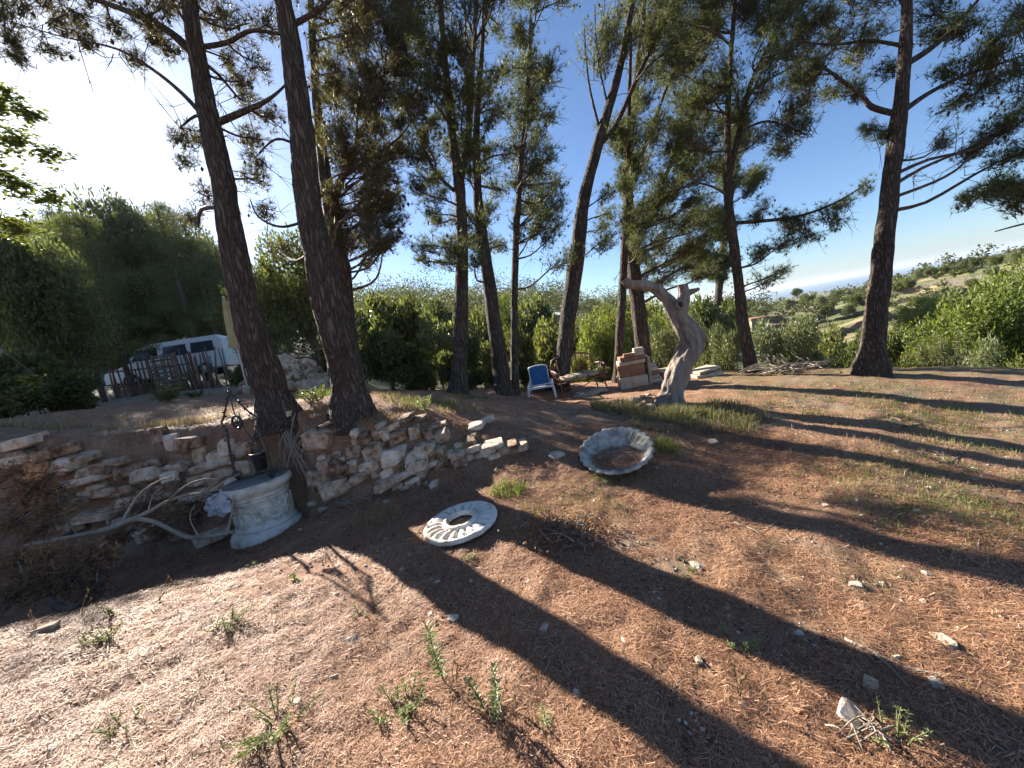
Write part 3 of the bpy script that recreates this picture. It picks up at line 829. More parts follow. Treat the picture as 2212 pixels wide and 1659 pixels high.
pine('straight dark pine that forks halfway up, left of the crooked pine', [
    [(990, 848, 38), (994, 760, 34), (997, 640, 30), (998, 520, 28), (992, 400, 28), (978, 300, 22), (966, 180, 20), (956, 80, 18), (950, -40, 16), (940, -220, 8)],
    [(996, 395, 22), (1012, 290, 18), (1020, 150, 16), (1030, 0, 13), (1040, -150, 8)],
    [(985, 420, 10), (940, 370, 9), (900, 280, 7), (860, 200, 4)],
    [(960, 140, 12), (915, 80, 9), (880, 40, 6)]],
    fill(860, 30, 1010, 330, 17, 26, 42) + fill(890, 330, 990, 560, 8, 20, 32) + fill(880, -220, 1080, 20, 10, 46, 62) + [(905, 560, 24, 0), (960, 530, 24, .6)], dens=.8, cones=4, bare=8)
pine('crooked pine bending left beside a very thin straight pine', [
    [(1088, 850, 38), (1075, 750, 33), (1056, 610, 30), (1040, 500, 27), (1031, 400, 22), (1029, 290, 18), (1036, 180, 15), (1044, 60, 12), (1050, -100, 6)]],
    fill(1010, 300, 1110, 580, 10, 22, 34) + fill(1000, 60, 1110, 300, 7, 26, 40), dens=.8, cones=4)
pine('very thin straight pine beside the blue lounger', [
    [(1112, 850, 19), (1111, 720, 17), (1113, 560, 16), (1122, 400, 14), (1134, 260, 12), (1144, 110, 10), (1150, -60, 6)]],
    fill(1115, -60, 1225, 560, 30, 22, 38), dens=.8, bare=8)
pine('pine leaning right behind the rattan settee', [
    [(1212, 840, 34), (1224, 710, 36), (1245, 560, 36), (1262, 430, 30), (1298, 290, 27), (1338, 150, 22), (1366, 0, 18), (1385, -160, 9)],
    [(1285, 330, 14), (1330, 270, 13), (1385, 150, 12), (1450, 20, 8), (1490, -60, 5)],
    [(1290, 300, 8), (1272, 180, 6), (1262, 60, 3)], [(1310, 240, 7), (1290, 120, 5), (1285, 10, 3)]],
    fill(1290, -180, 1480, 90, 12, 36, 54) + fill(1300, 400, 1340, 560, 3, 20, 30), dens=.8, bare=14)
pine('slim pine trunk left of the stone block pile', [
    [(1333, 826, 20), (1338, 740, 20), (1345, 620, 19), (1350, 500, 17), (1355, 350, 14), (1360, 180, 11), (1364, 60, 6)]],
    fill(1310, 250, 1400, 560, 9, 24, 36), dens=.9, bare=6)
pine('stout pine trunk just behind the stone block pile', [
    [(1394, 800, 36), (1378, 660, 34), (1362, 520, 31), (1356, 360, 25), (1370, 210, 20), (1388, 50, 16), (1400, -120, 8)],
    [(1362, 520, 16), (1410, 440, 13), (1460, 330, 10), (1510, 220, 6)],
    [(1358, 380, 14), (1400, 300, 11), (1440, 190, 8), (1500, 60, 5)]],
    fill(1380, 60, 1540, 420, 18, 28, 44) + fill(1380, 420, 1540, 610, 17, 24, 36) + fill(1360, -160, 1560, 60, 8, 44, 58), y=11.0, dens=1.0, cones=2)
pine('thin leaning pine crossing its neighbour beside the brushwood', [
    [(1537, 797, 20), (1548, 680, 18), (1562, 540, 18), (1578, 430, 15), (1592, 330, 11), (1610, 220, 7)]],
    fill(1490, 440, 1570, 600, 5, 22, 32) + fill(1540, 260, 1640, 400, 4, 24, 34), dens=.9)
pine('forked pine with a long low branch reaching right beside the brushwood', [
    [(1625, 804, 32), (1607, 710, 28), (1592, 580, 24), (1576, 460, 23), (1572, 370, 22), (1572, 250, 17), (1580, 100, 14), (1592, -40, 12), (1600, -200, 6)],
    [(1575, 390, 18), (1597, 285, 16), (1622, 180, 13), (1680, 60, 9), (1730, -30, 5)],
    [(1584, 490, 11), (1640, 478, 10), (1720, 468, 8), (1800, 440, 6), (1880, 392, 3)],
    [(1600, 280, 8), (1660, 262, 7), (1740, 290, 4)]],
    [(1640, 455, 26, 0), (1690, 470, 28, .1), (1735, 480, 28, -.1), (1780, 455, 26, 0), (1825, 435, 22, .1), (1870, 400, 15, 0), (1700, 520, 26, .2), (1745, 520, 22, 0), (1650, 540, 28, .3), (1625, 410, 22, .3), (1690, 585, 20, .2), (1660, 600, 20, .2), (1810, 490, 16, 0)] +
    fill(1440, 0, 1570, 380, 12, 26, 42) + fill(1600, 20, 1760, 330, 15, 24, 38) + fill(1500, -200, 1760, 20, 10, 42, 60), dens=.8, bare=10)
pine('lone massive pine on bare earth above the terraced fields', [
    [(1880, 806, 72), (1886, 740, 60), (1896, 640, 54), (1912, 510, 50), (1926, 380, 46), (1938, 280, 46), (1948, 200, 42), (1956, 100, 37), (1960, 0, 33), (1964, -160, 24), (1966, -360, 8)],
    [(1932, 242, 20), (1885, 232, 18), (1862, 208, 14), (1800, 160, 10), (1740, 120, 5)],
    [(1950, 250, 20), (2000, 205, 16), (2080, 165, 12), (2212, 120, 8), (2320, 80, 4)],
    [(1956, 140, 24), (2010, 105, 20), (2060, 60, 15), (2130, -20, 9)],
    [(1944, 110, 14), (1880, 88, 11), (1800, 96, 8), (1720, 90, 4)],
    [(1960, 20, 14), (1930, -20, 12), (1880, -50, 8)]],
    [(1800, 190, 28, .2), (1760, 130, 30, 0), (1830, 120, 34, .3), (1880, 60, 36, 0), (1800, 60, 36, .2), (1740, 50, 34, .3), (1850, 190, 26, .3), (1720, 175, 30, .2), (1700, 120, 30, .5), (1905, 150, 26, .6), (1800, 5, 38, 0), (1870, 0, 40, .2),
     (2030, 60, 36, .2), (2090, 40, 40, 0), (2040, 150, 32, .3), (2100, 130, 40, 0), (2160, 90, 46, -.2), (2190, 180, 44, 0), (2120, 200, 34, .2), (2070, 225, 26, .3), (2200, 20, 50, 0), (2150, 290, 36, .2), (2195, 330, 40, .1), (2190, 260, 36, 0), (2240, 220, 50, 0), (2000, 20, 34, .4),
     (2050, 300, 24, .4), (2100, 330, 22, .3), (1870, 280, 14, .2), (1900, 290, 14, .1)] +
    [(1960 + rng.uniform(-260, 260), -80 - 55 * k, 66, rng.uniform(-.8, .8)) for k in range(7)], dens=1.0, nseg=26, bare=6)
pine('pine outside the clearing whose dark lower boughs hang beside the lone massive pine', [
    [(2420, 770, 70), (2420, 500, 60), (2410, 300, 52), (2400, 100, 40), (2390, -100, 30), (2380, -350, 10)],
    [(2412, 420, 16), (2330, 420, 13), (2230, 410, 10), (2130, 400, 6), (2080, 425, 3)],
    [(2412, 470, 14), (2330, 470, 11), (2230, 480, 8), (2150, 500, 4)],
    [(2410, 340, 16), (2320, 330, 12), (2230, 310, 8)]],
    [(2090, 425, 20, 0), (2130, 410, 26, .1), (2175, 405, 30, 0), (2215, 395, 34, 0), (2190, 440, 22, .1), (2260, 420, 36, 0), (2300, 340, 44, 0), (2260, 290, 44, .1), (2150, 390, 22, .2), (2330, 250, 50, 0)], y=6.6, dens=1.0, nseg=20)

# ------------------------------------------------------------------ background vegetation
def leaf_lobes(mb, lobes, n, L, W, droop=.0, shell=.35):
    lob = np.array(lobes, float)                       # x y z rx ry rz
    vol = lob[:, 3] * lob[:, 4]; pick = rng.choice(len(lob), n, p=vol / vol.sum())
    u = norm(rng.normal(0, 1, (n, 3))); q = rng.random((n, 1)) ** shell
    C = lob[pick, :3] + u * q * lob[pick, 3:]
    C = C + .10 * np.stack([fbm(C[:, 0] * 4 + 7 * k, C[:, 1] * 4, C[:, 2] * 4, seed=k, octv=2) for k in range(3)], 1) * lob[pick, 3:4] * 2
    D = norm((u * .5 + rng.normal(0, .7, (n, 3)) + np.array([0, 0, .25 - droop])) * np.array([1, 1, .7]))
    Nn = norm(rng.normal(0, .6, (n, 3)) + np.array([0, 0, .8]))
    mb.add(*leaves_mesh(C, D, Nn, L * rng.uniform(.65, 1.3, n), W * rng.uniform(.7, 1.25, n)))

def bush_proto(mat, n, L, W, seed, tall=1.0, trunk=False, lumps=9):
    global rng
    keep, rng = rng, np.random.default_rng(seed)
    root = bpy.data.objects.new('shrub', None); link(root); ROOT[root.name] = np.zeros(3)
    lobes = []
    z0 = .42 if trunk else .10
    for k in range(lumps):
        a = rng.uniform(0, 6.28); q = rng.uniform(.1, .62); z = rng.uniform(z0, .86)
        f = 1 - .45 * abs(z - .55)
        lobes.append((math.cos(a) * q * f, math.sin(a) * q * f, z, rng.uniform(.22, .42), rng.uniform(.22, .42), rng.uniform(.13, .24)))
    mb = MB(); leaf_lobes(mb, lobes, n, L, W)
    setp(mb.build('foliage', M[mat], root, False), kind='stuff')
    st = MB()
    for k in range(1 if trunk else 5):
        a = rng.uniform(0, 6.28); q = .05 if trunk else rng.uniform(.1, .3)
        st = MB().tube([(0.02 * math.cos(a), .02 * math.sin(a), -.05), (q * .5 * math.cos(a), q * .5 * math.sin(a), .25), (q * math.cos(a), q * math.sin(a), .6)], [.045 if trunk else .018, .03 if trunk else .013, .006], 5, res=2, noise=.1)
        if trunk:
            for (lx, ly, lz, *_r) in lobes[:6]:
                st.tube([(q * .5 * math.cos(a), q * .5 * math.sin(a), .25), (lx * .5, ly * .5, lz * .75), (lx, ly, lz)], [.022, .014, .005], 4)
        st.build('trunk' if trunk else 'stem', M['limb'], root)
    rng = keep
    return root
PROTO = {}
def use_proto(key, name, label, cat, group, loc, scale, rz):
    p = PROTO[key]
    if not p[1]:
        o = p[0]; p[1] = True
    else:
        o = copy_tree(p[0])
    o.name = name
    o.location = [float(v) for v in loc]; o.rotation_euler = (0, 0, float(rz)); o.scale = [float(v) for v in scale]
    for k in ('label', 'category', 'group'):
        if k in o: del o[k]
    return setp(o, label, cat, group)
for i, (key, a) in enumerate({
    'oakA': ('leaf_oak', 7000, .085, .05), 'oakB': ('leaf_oak', 6500, .08, .05), 'oliveA': ('leaf_olive', 9000, .085, .024), 'oliveB': ('leaf_olive', 8000, .08, .024),
    'brightA': ('leaf_bright', 6000, .09, .055), 'brightB': ('leaf_bright', 5500, .085, .04)}.items()):
    PROTO[key] = [bush_proto(a[0], a[1], a[2], a[3], 500 + i), False]
for i, (key, a) in enumerate({'treeA': ('leaf_oak', 4500, .09, .055), 'treeB': ('leaf_bright', 4500, .09, .05), 'treeC': ('leaf_olive', 4500, .09, .035), 'pineB': ('needles_light', 9000, .07, .02), 'pineR': ('needles_light', 15000, .05, .02), 'oakT': ('leaf_oak', 9500, .042, .025)}.items()):
    PROTO[key] = [bush_proto(a[0], a[1], a[2], a[3], 540 + i, trunk=True, lumps=13), False]

def plant_at(key, px, py_top, half, y, name, label, cat, group=None):
    top = at(px, py_top, y); g = hz(top[0], top[1])
    h = max(.3, top[2] - g) * 1.0; w = max(half * zc(top) / FPX, .36 * h if y > 15 else 0)
    return use_proto(key, name, label, cat, group, (top[0], top[1], g - .03), (w / .95, w / .95, h), rng.uniform(0, 6.28))

S = 'shrubs along the back of the terrace'
for a in [
    ('oakT', 622, 505, 150, 12.5, 'oak_tree', 'leafy oak filling the gap between the two thick leaning trunks', 'tree', None),
    ('oakT', 545, 590, 120, 15, 'oak_tree', 'smaller oak behind the rubble heap', 'tree', None),
    ('oakA', 815, 690, 75, 9.6, 'shrub', 'dense dark green shrub against the thickest pine trunk', 'shrub', S),
    ('oakB', 895, 715, 72, 9.8, 'shrub', 'dull green rounded shrub between the thickest trunk and the straight forked pine', 'shrub', S),
    ('oakA', 965, 745, 46, 10.0, 'shrub', 'narrow dark shrub hugging the foot of the straight forked pine', 'shrub', S),
    ('treeA', 850, 640, 85, 14, 'oak_tree', 'taller dark oak rising behind the dull green rounded shrubs', 'tree', None),
    ('oliveB', 930, 690, 60, 12.5, 'shrub', 'grey green shrub showing above the dark shrubs', 'shrub', S),
    ('brightA', 1122, 690, 48, 10.8, 'shrub', 'sunlit yellow green shrub behind the very thin pine', 'shrub', S),
    ('oakB', 1050, 730, 44, 10.6, 'shrub', 'dark shrub between the straight forked pine and the crooked pine', 'shrub', S),
    ('oakB', 1170, 788, 46, 10.0, 'shrub', 'low dark shrub right behind the blue lounger', 'shrub', S),
    ('oakA', 1020, 790, 34, 9.6, 'shrub', 'low shrub at the crooked pine foot', 'shrub', S),
    ('pineR', 1292, 655, 66, 21, 'young_pine', 'bright young pine in the valley behind the settee', 'tree', None),
    ('treeB', 1248, 762, 26, 13, 'small_tree', 'spindly small tree just above the settee backrest', 'tree', None),
    ('oakB', 1292, 790, 46, 11.2, 'shrub', 'bushy green shrub between the settee and the slim pine', 'shrub', S),
    ('oliveA', 1425, 690, 62, 13, 'olive_bush', 'silvery olive bush behind the stone block pile', 'shrub', S),
    ('oliveB', 1500, 672, 60, 14.5, 'olive_bush', 'silvery olive bush seen between the dead stump and the thin leaning pine', 'shrub', S),
    ('oliveA', 1575, 690, 52, 13, 'olive_bush', 'silvery olive bush between the two crossing pines', 'shrub', S),
    ('oliveA', 1672, 682, 86, 12.4, 'olive_bush', 'large rounded olive bush behind the brushwood pile', 'shrub', S),
    ('brightB', 1768, 692, 66, 13.4, 'shrub', 'yellow green broadleaf shrub beside the large rounded olive bush', 'shrub', S),
    ('oakA', 1815, 735, 56, 12.6, 'shrub', 'dark low shrub left of the lone massive pine', 'shrub', S),
    ('brightA', 1720, 750, 50, 12.0, 'shrub', 'low green shrub in front of the olive bushes', 'shrub', S),
    ('oakB', 1855, 700, 50, 19, 'shrub', 'dark shrub down the slope behind the lone massive pine', 'shrub', S),
    ('brightB', 1945, 752, 40, 11.4, 'shrub', 'feathery low shrub right of the lone massive pine', 'shrub', S),
    ('pineR', 2120, 598, 150, 17, 'young_pine', 'broad sunlit yellow green pine below the terrace edge', 'tree', None),
    ('pineR', 2245, 545, 130, 18, 'young_pine', 'tall sunlit pine beside the broad yellow green pine', 'tree', None),
    ('brightB', 2060, 665, 80, 19, 'shrub', 'pale green thicket below the sunlit pines', 'shrub', S),
    ('oliveB', 2110, 745, 60, 12.6, 'shrub', 'grey green shrub behind the long leaved shrub', 'shrub', S),
    ('brightA', 1995, 715, 50, 14, 'shrub', 'light green shrub in the gap beside the long leaved shrub', 'shrub', S),
    ('brightB', 2180, 765, 50, 11.5, 'shrub', 'low green scrub at the terrace edge by the rocky ledge', 'shrub', S),
    ('oakB', 690, 740, 50, 13, 'shrub', 'shrub behind the rubble heap planks', 'shrub', S),
    ('oakT', -30, 455, 110, 11, 'oak_tree', 'tall oak rising above the glossy broadleaf tree', 'tree', None),
    ('oakT', 95, 540, 85, 14, 'oak_tree', 'tall narrow oak beside the glossy broadleaf tree', 'tree', None),
    ('oakT', 200, 435, 130, 24, 'oak_tree', 'tall oak among the pines above the van bonnet', 'tree', None),
    ('oakT', 290, 455, 120, 26, 'oak_tree', 'tall oak among the pines above the van roof', 'tree', None),
    ('oakT', 375, 490, 120, 28, 'oak_tree', 'tall oak among the pines above the slatted pallet', 'tree', None),
    ('oakT', 455, 530, 110, 30, 'oak_tree', 'far oak seen beside the folded parasol', 'tree', None),
    ('oakT', 30, 520, 150, 11, 'oak_tree', 'dense dark oak behind the glossy broadleaf tree', 'tree', None),
    ('oakT', 95, 560, 110, 13, 'oak_tree', 'dense oak between the broadleaf tree and the van bonnet', 'tree', None),
    ('oakT', 235, 610, 120, 22, 'oak_tree', 'rounded oak on the pale slope behind the van bonnet', 'tree', None),
    ('oakT', 330, 590, 130, 24, 'oak_tree', 'rounded oak on the pale slope behind the van roof', 'tree', None),
    ('oakT', 425, 580, 130, 25, 'oak_tree', 'rounded oak behind the slatted pallet', 'tree', None),
    ('oakT', 80, 620, 140, 19, 'oak_tree', 'shaded oak deep in the wood behind the broadleaf tree', 'tree', None),
    ('oakA', 60, 790, 110, 8.5, 'shrub', 'dark undergrowth below the glossy broadleaf tree', 'shrub', S),
    ('oakB', 130, 810, 55, 10.5, 'shrub', 'low undergrowth beside the van bonnet', 'shrub', S),
    ('oakA', -40, 740, 120, 9.5, 'shrub', 'tall dark undergrowth against the broadleaf trunk', 'shrub', S),
    ('oakB', 180, 690, 110, 26, 'shrub', 'scrub on top of the pale slope behind the van', 'shrub', S),
    ('oakB', 300, 690, 110, 28, 'shrub', 'scrub along the foot of the pine wood', 'shrub', S),
    ('brightB', 530, 770, 40, 13, 'shrub', 'light green shrub behind the poles leaning by the van', 'shrub', S),
]: plant_at(*a)

# long leaved shrub
def long_leaf_shrub(px, py, top, half, y):
    b = at(px, top, y); g = hz(b[0], b[1]); H = b[2] - g; W = half * zc(b) / FPX
    t = thing('long_leaved_shrub', 'open shrub with long narrow drooping leaves at the terrace edge', 'shrub', (b[0], b[1], g))
    lf = MB()
    for k in range(16):
        a = rng.uniform(0, 6.28); q = W * rng.uniform(.2, 1); e = np.array([b[0] + math.cos(a) * q, b[1] + math.sin(a) * q * .6, g + H * rng.uniform(.55, 1.05)])
        p0 = np.array([b[0] + .1 * math.cos(a), b[1] + .1 * math.sin(a), g - .05]); mid = (p0 + e) / 2 + [0, 0, .15 * H]
        MB().tube([p0, mid, e], [.018, .012, .005], 5, res=2).build('stem', M['limb'], t)
        for s in np.linspace(.45, 1, 7):
            c = p0 * (1 - s) ** 2 + 2 * mid * s * (1 - s) + e * s * s; n = 6
            aa = rng.uniform(0, 6.28, n)
            D = norm(np.stack([np.cos(aa), np.sin(aa), rng.uniform(-.35, .35, n)], 1))
            lf.add(*leaves_mesh(np.repeat(c[None], n, 0), D, norm(rng.normal(0, .3, (n, 3)) + [0, 0, 1]), rng.uniform(.16, .28, n), .03))
    setp(lf.build('foliage', M['leaf_oak'], t, False), kind='stuff')
long_leaf_shrub(2040, 790, 705, 75, 10.6)

# broadleaf tree hanging in from the left
def broad_tree():
    y = 6.6; b = at(-150, 870, y); g = hz(b[0], b[1])
    t = thing('broadleaf_tree', 'glossy broadleaf tree with hanging boughs left of the van', 'tree', (b[0], b[1], g))
    top = at(-60, 250, y)
    P = [np.array([b[0], b[1], g - .2]), np.array([b[0] + .1, b[1], g + 1.0]), at(-110, 560, y), at(-70, 400, y), top]
    MB().tube(P, [.16, .14, .11, .08, .03], 12, res=5, noise=.1, seed=4).build('trunk', M['bark_far'], t)
    lf = MB(); PP, _ = smooth_path(np.array(P), np.ones(5), 6)
    C = [(20, 300, 60, .2), (60, 245, 46, .6), (95, 330, 46, .8), (40, 400, 64, 0), (110, 430, 46, .6), (30, 490, 70, .3), (110, 520, 54, .5), (175, 560, 44, .7), (60, 590, 66, 0), (150, 640, 46, .3), (195, 700, 32, .2), (90, 690, 56, .2),
         (30, 760, 60, 0), (120, 770, 40, 0), (85, 820, 26, -.2), (165, 600, 38, 1), (-40, 560, 90, 0), (-40, 350, 90, .2), (215, 620, 30, .9), (10, 660, 50, .4), (150, 480, 34, 1.0), (-30, 720, 80, .2), (-60, 220, 80, 0), (0, 210, 50, .5)]
    for (px, py, rp, dy) in C:
        c = at(px, py, y + dy); r = rp * zc(c) / FPX
        sh = c - SUN_DIR * ((c[2] - .1) / SUN_DIR[2])
        if -4.5 < sh[0] < 4 and .3 < sh[1] < 4.2: continue          # the gap the low sun shines through
        A = PP[np.argmin(np.linalg.norm(PP - c - [0, 0, .3], axis=1))]
        v = c - A; L = np.linalg.norm(v)
        MB().tube([A, A + v * .5 + [0, 0, .1 * L], c], [.02 + .006 * L, .015, .004], 6, res=3).build('branch', M['limb'], t)
        nb = int(20 * (r / .45) ** 1.2)
        E = c + norm(rng.normal(0, 1, (nb, 3))) * rng.random((nb, 1)) ** .5 * r * np.array([1, 1, .75])
        for e in E:
            n = 16
            aa = rng.uniform(0, 6.28, n); s = rng.uniform(.25, 1.05, n)[:, None]
            base = c + (e - c) * s + rng.normal(0, .03, (n, 3))
            D = norm(np.stack([np.cos(aa), np.sin(aa), rng.uniform(-.5, .35, n)], 1))
            lf.add(*leaves_mesh(base, D, norm(rng.normal(0, .5, (n, 3)) + [0, 0, 1]), rng.uniform(.06, .11, n), rng.uniform(.04, .065, n)))
    setp(lf.build('crown', M['leaf_fig'], t, False), kind='stuff')
broad_tree()

# pine wood on the rise to the left
def wood_pine_proto(seed):
    global rng
    keep, rng = rng, np.random.default_rng(seed)
    root = bpy.data.objects.new('wood_pine', None); link(root); ROOT[root.name] = np.zeros(3)
    bend = rng.normal(0, .35, 2)
    P = [np.array([bend[0] * s * s, bend[1] * s * s, s * 10 - .3]) for s in np.linspace(0, 1, 6)]
    MB().tube(P, [.17, .15, .13, .10, .07, .02], 9, res=3, noise=.08, seed=seed).build('trunk', M['bark_far'], root)
    cr = MB()
    for k in range(34):
        s = rng.uniform(.22, 1.0); a = rng.uniform(0, 6.28); q = rng.uniform(.4, 2.3) * (1.15 - s * .75)
        A = np.array([bend[0] * s * s, bend[1] * s * s, s * 9.6 - .3]); C = A + np.array([math.cos(a) * q, math.sin(a) * q, .25 * q])
        MB().tube([A, (A + C) / 2 - [0, 0, .08], C], [.03, .02, .006], 4).build('branch', M['limb'], root)
        n = 380; r = rng.uniform(.45, .8)
        u = norm(rng.normal(0, 1, (n, 3))) * rng.random((n, 1)) ** .5 * r * np.array([1, 1, .6])
        cr.add(*needles_mesh(C + u, norm(u / r + rng.normal(0, .7, (n, 3)) + [0, 0, .2]), rng.uniform(.12, .24, n), .026))
    setp(cr.build('crown', M['needles'], root, False), kind='stuff')
    rng = keep
    return root
for i in range(3): PROTO['wood%d' % i] = [wood_pine_proto(600 + i), False]
WL = ['slender pine in the wood on the rise behind the van']
for k, (px, top, y, half) in enumerate([(30, 450, 13, 70), (95, 450, 16, 60), (165, 445, 17, 60), (225, 415, 24, 62), (285, 440, 24, 60), (335, 425, 21, 60), (395, 462, 22, 55), (440, 500, 24, 50), (130, 440, 21, 60), (250, 450, 27, 60), (370, 500, 27, 55), (55, 455, 20, 60), (-40, 440, 17, 70), (485, 545, 29, 50), (310, 500, 30, 60), (195, 470, 27, 60), (530, 570, 33, 50), (585, 585, 36, 50), (660, 590, 40, 46), (10, 460, 25, 70)]):
    p = at(px, top, y); g = hz(p[0], p[1]); h = max(3.0, p[2] - g); w = half * zc(p) / FPX
    use_proto('wood%d' % (k % 3), 'wood_pine', WL[0], 'tree', 'pines in the wood behind the van', (p[0], p[1], g), (w / 1.7, w / 1.7, h / 10), rng.uniform(0, 6.28))

# hillside wood: each far tree a lobed cloud of leaf-clump faces, one mass
def far_wood():
    mb = MB(); n = 0
    def put(x, y, s, leaves):
        nonlocal n
        z = hz(x, y); rho = math.hypot(x, y)
        H = s * rng.uniform(.8, 1.25); W = H * rng.uniform(.36, .55)
        lb = [(x + rng.normal(0, W * .35), y + rng.normal(0, W * .35), z + H * rng.uniform(.35, .88), W * rng.uniform(.4, .75), W * rng.uniform(.4, .75), H * rng.uniform(.14, .24)) for _ in range(5)]
        lf = max(.11, .0034 * rho)
        leaf_lobes(mb, lb, leaves, lf * 1.35, lf, shell=.5)
        n += 1
    for (t0, t1, r0, r1, cnt, s0, s1, lv) in [(-50, 2, 42, 75, 150, 4, 8.5, 260), (-50, 12, 75, 130, 260, 5, 10, 190), (-50, 22, 130, 230, 320, 7, 12, 130), (2, 28, 45, 75, 60, 3.5, 6, 240), (12, 34, 75, 140, 140, 4, 7, 110), (24, 72, 110, 260, 300, 2.5, 4.5, 100), (28, 66, 40, 110, 150, .9, 2.0, 60), (18, 72, 260, 700, 420, 3, 6, 34), (14, 72, 700, 1700, 420, 5, 9, 22)]:
        for _ in range(cnt):
            th = math.radians(rng.uniform(t0, t1)); r = math.sqrt(rng.uniform(r0 * r0, r1 * r1))
            put(r * math.sin(th), r * math.cos(th), rng.uniform(s0, s1), lv)
    o = mb.build('hillside_wood', M['leaf_wood'], None, False)
    setp(o, 'green pine and scrub wood covering the hill across the valley', 'woodland', None, 'stuff')
far_wood()

# separate trees in the valley
VT = 'round headed trees on the valley side'
for k, (px, top, half, y) in enumerate([(720, 690, 34, 26), (800, 650, 40, 32), (880, 660, 36, 30), (940, 650, 34, 34), (1020, 670, 34, 30), (1080, 640, 40, 36), (1150, 650, 36, 33), (1190, 690, 34, 24), (1240, 690, 30, 27), (1330, 660, 34, 30), (1380, 650, 34, 34), (1450, 655, 30, 30), (1510, 650, 32, 36), (1560, 650, 30, 40), (560, 660, 40, 28), (980, 700, 30, 22)]):
    plant_at(['treeA', 'treeB', 'pineB'][k % 3], px, top, half, y, 'valley_tree', ['dark green round tree on the valley side below the hill wood', 'light green round tree on the valley side below the hill wood', 'needle leaved tree on the valley side below the hill wood'][k % 3], 'tree', VT)
for a in [('brightA', 1960, 700, 60, 24, 'shrub', 'sunlit shrub on the lowest field below the lone massive pine', 'shrub', S), ('pineR', 2010, 640, 70, 30, 'young_pine', 'rounded sunlit pine standing in the lowest field', 'tree', None), ('brightB', 2080, 660, 80, 24, 'shrub', 'pale green scrub in front of the lowest terrace wall', 'shrub', S), ('oakA', 1900, 690, 60, 27, 'shrub', 'dark thicket on the valley floor behind the lone massive pine', 'shrub', S), ('oakA', 1790, 705, 60, 22, 'shrub', 'dark thicket on the valley floor behind the yellow green shrub', 'shrub', S)]: plant_at(*a)
FT = 'small trees dotted over the terraced fields'
for k, (px, py, hp) in enumerate([(1700, 655, 26), (1722, 645, 22), (1745, 668, 34), (1770, 668, 30), (1785, 690, 30), (1812, 655, 30), (1830, 690, 34), (1790, 640, 22), (1850, 665, 30), (1868, 640, 24), (1935, 640, 30), (1960, 632, 30), (1985, 605, 24), (2012, 602, 24), (2040, 596, 22), (2075, 590, 22), (2110, 582, 26), (2150, 580, 30), (2185, 575, 30), (1950, 690, 30), (1990, 672, 34), (2020, 660, 30), (1965, 715, 30), (2100, 625, 24), (1700, 675, 30), (1680, 640, 22), (1655, 640, 20), (2145, 600, 26)]):
    g = gp(px, py); d = zc(g)
    if d > 220: continue
    h = hp * d / FPX
    use_proto(['treeC', 'treeA', 'treeB'][k % 3], 'field_tree', ['small grey green tree on the terraced fields beyond the terrace', 'small dark green tree on the terraced fields beyond the terrace', 'small yellow green tree on the terraced fields beyond the terrace'][k % 3], 'tree', FT, (g[0], g[1], g[2] - .05), (h * .62, h * .62, h), rng.uniform(0, 6.28))

# terrace walls
for k, (r0, st) in enumerate(TERR):
    th = np.radians(np.arange(24, 72, .35)); r = terr_r(k, th) + .55
    th = th[(vnoise(th * 9, th * 0 + k, seed=31) > -.55)] if k % 2 else th
    r = terr_r(k, th) + .55
    x, y = r * np.sin(th), r * np.cos(th)
    zt = height(x * 1.02, y * 1.02) + .15 + .12 * rng.normal(0, 1, len(x)); zb = height(x * .975, y * .975) - .4
    xo, yo = x + .5 * np.sin(th), y + .5 * np.cos(th)
    V = np.concatenate([np.stack([x, y, zb], 1), np.stack([x, y, zt], 1), np.stack([xo, yo, zt], 1), np.stack([xo, yo, zb], 1)]); n = len(x)
    i = np.arange(n - 1); ok = (np.diff(th) < .02); i = i[ok]
    F = np.concatenate([np.stack([i + a * n, i + 1 + a * n, i + 1 + (a + 1) * n, i + (a + 1) * n], 1) for a in (0, 1, 2)])
    mb = MB(); mb.add(V, F)
    o = mb.build('terrace_wall', M['wall_far'] if 'wall_far' in M else M['limestone'], None, False)
    setp(o, ['lowest dry stone terrace wall at the foot of the fields', 'second terrace wall up from the foot of the fields', 'middle dry stone terrace wall across the fields', 'terrace wall below the topmost one in the fields', 'topmost dry stone terrace wall of the fields'][k], 'stone wall', 'terrace walls across the fields')

# distant building
g = at(1622, 640, 62); g[2] = hz(g[0], g[1]); d = zc(g)
hs = thing('tan_house', 'small flat tan farm building beyond the crossing pines', 'building', g)
MB().box(g + [0, 0, 1.1], (2.6, 3, 2.6)).build('wall', M['house'], hs, False)
MB().box(g + [0, 0, 2.5], (2.8, 3.2, .18)).build('roof', M['roof'], hs, False)
MB().box(g + [-.5, -1.52, 1.5], (.7, .08, .9)).build('window', M['glass'], hs, False)

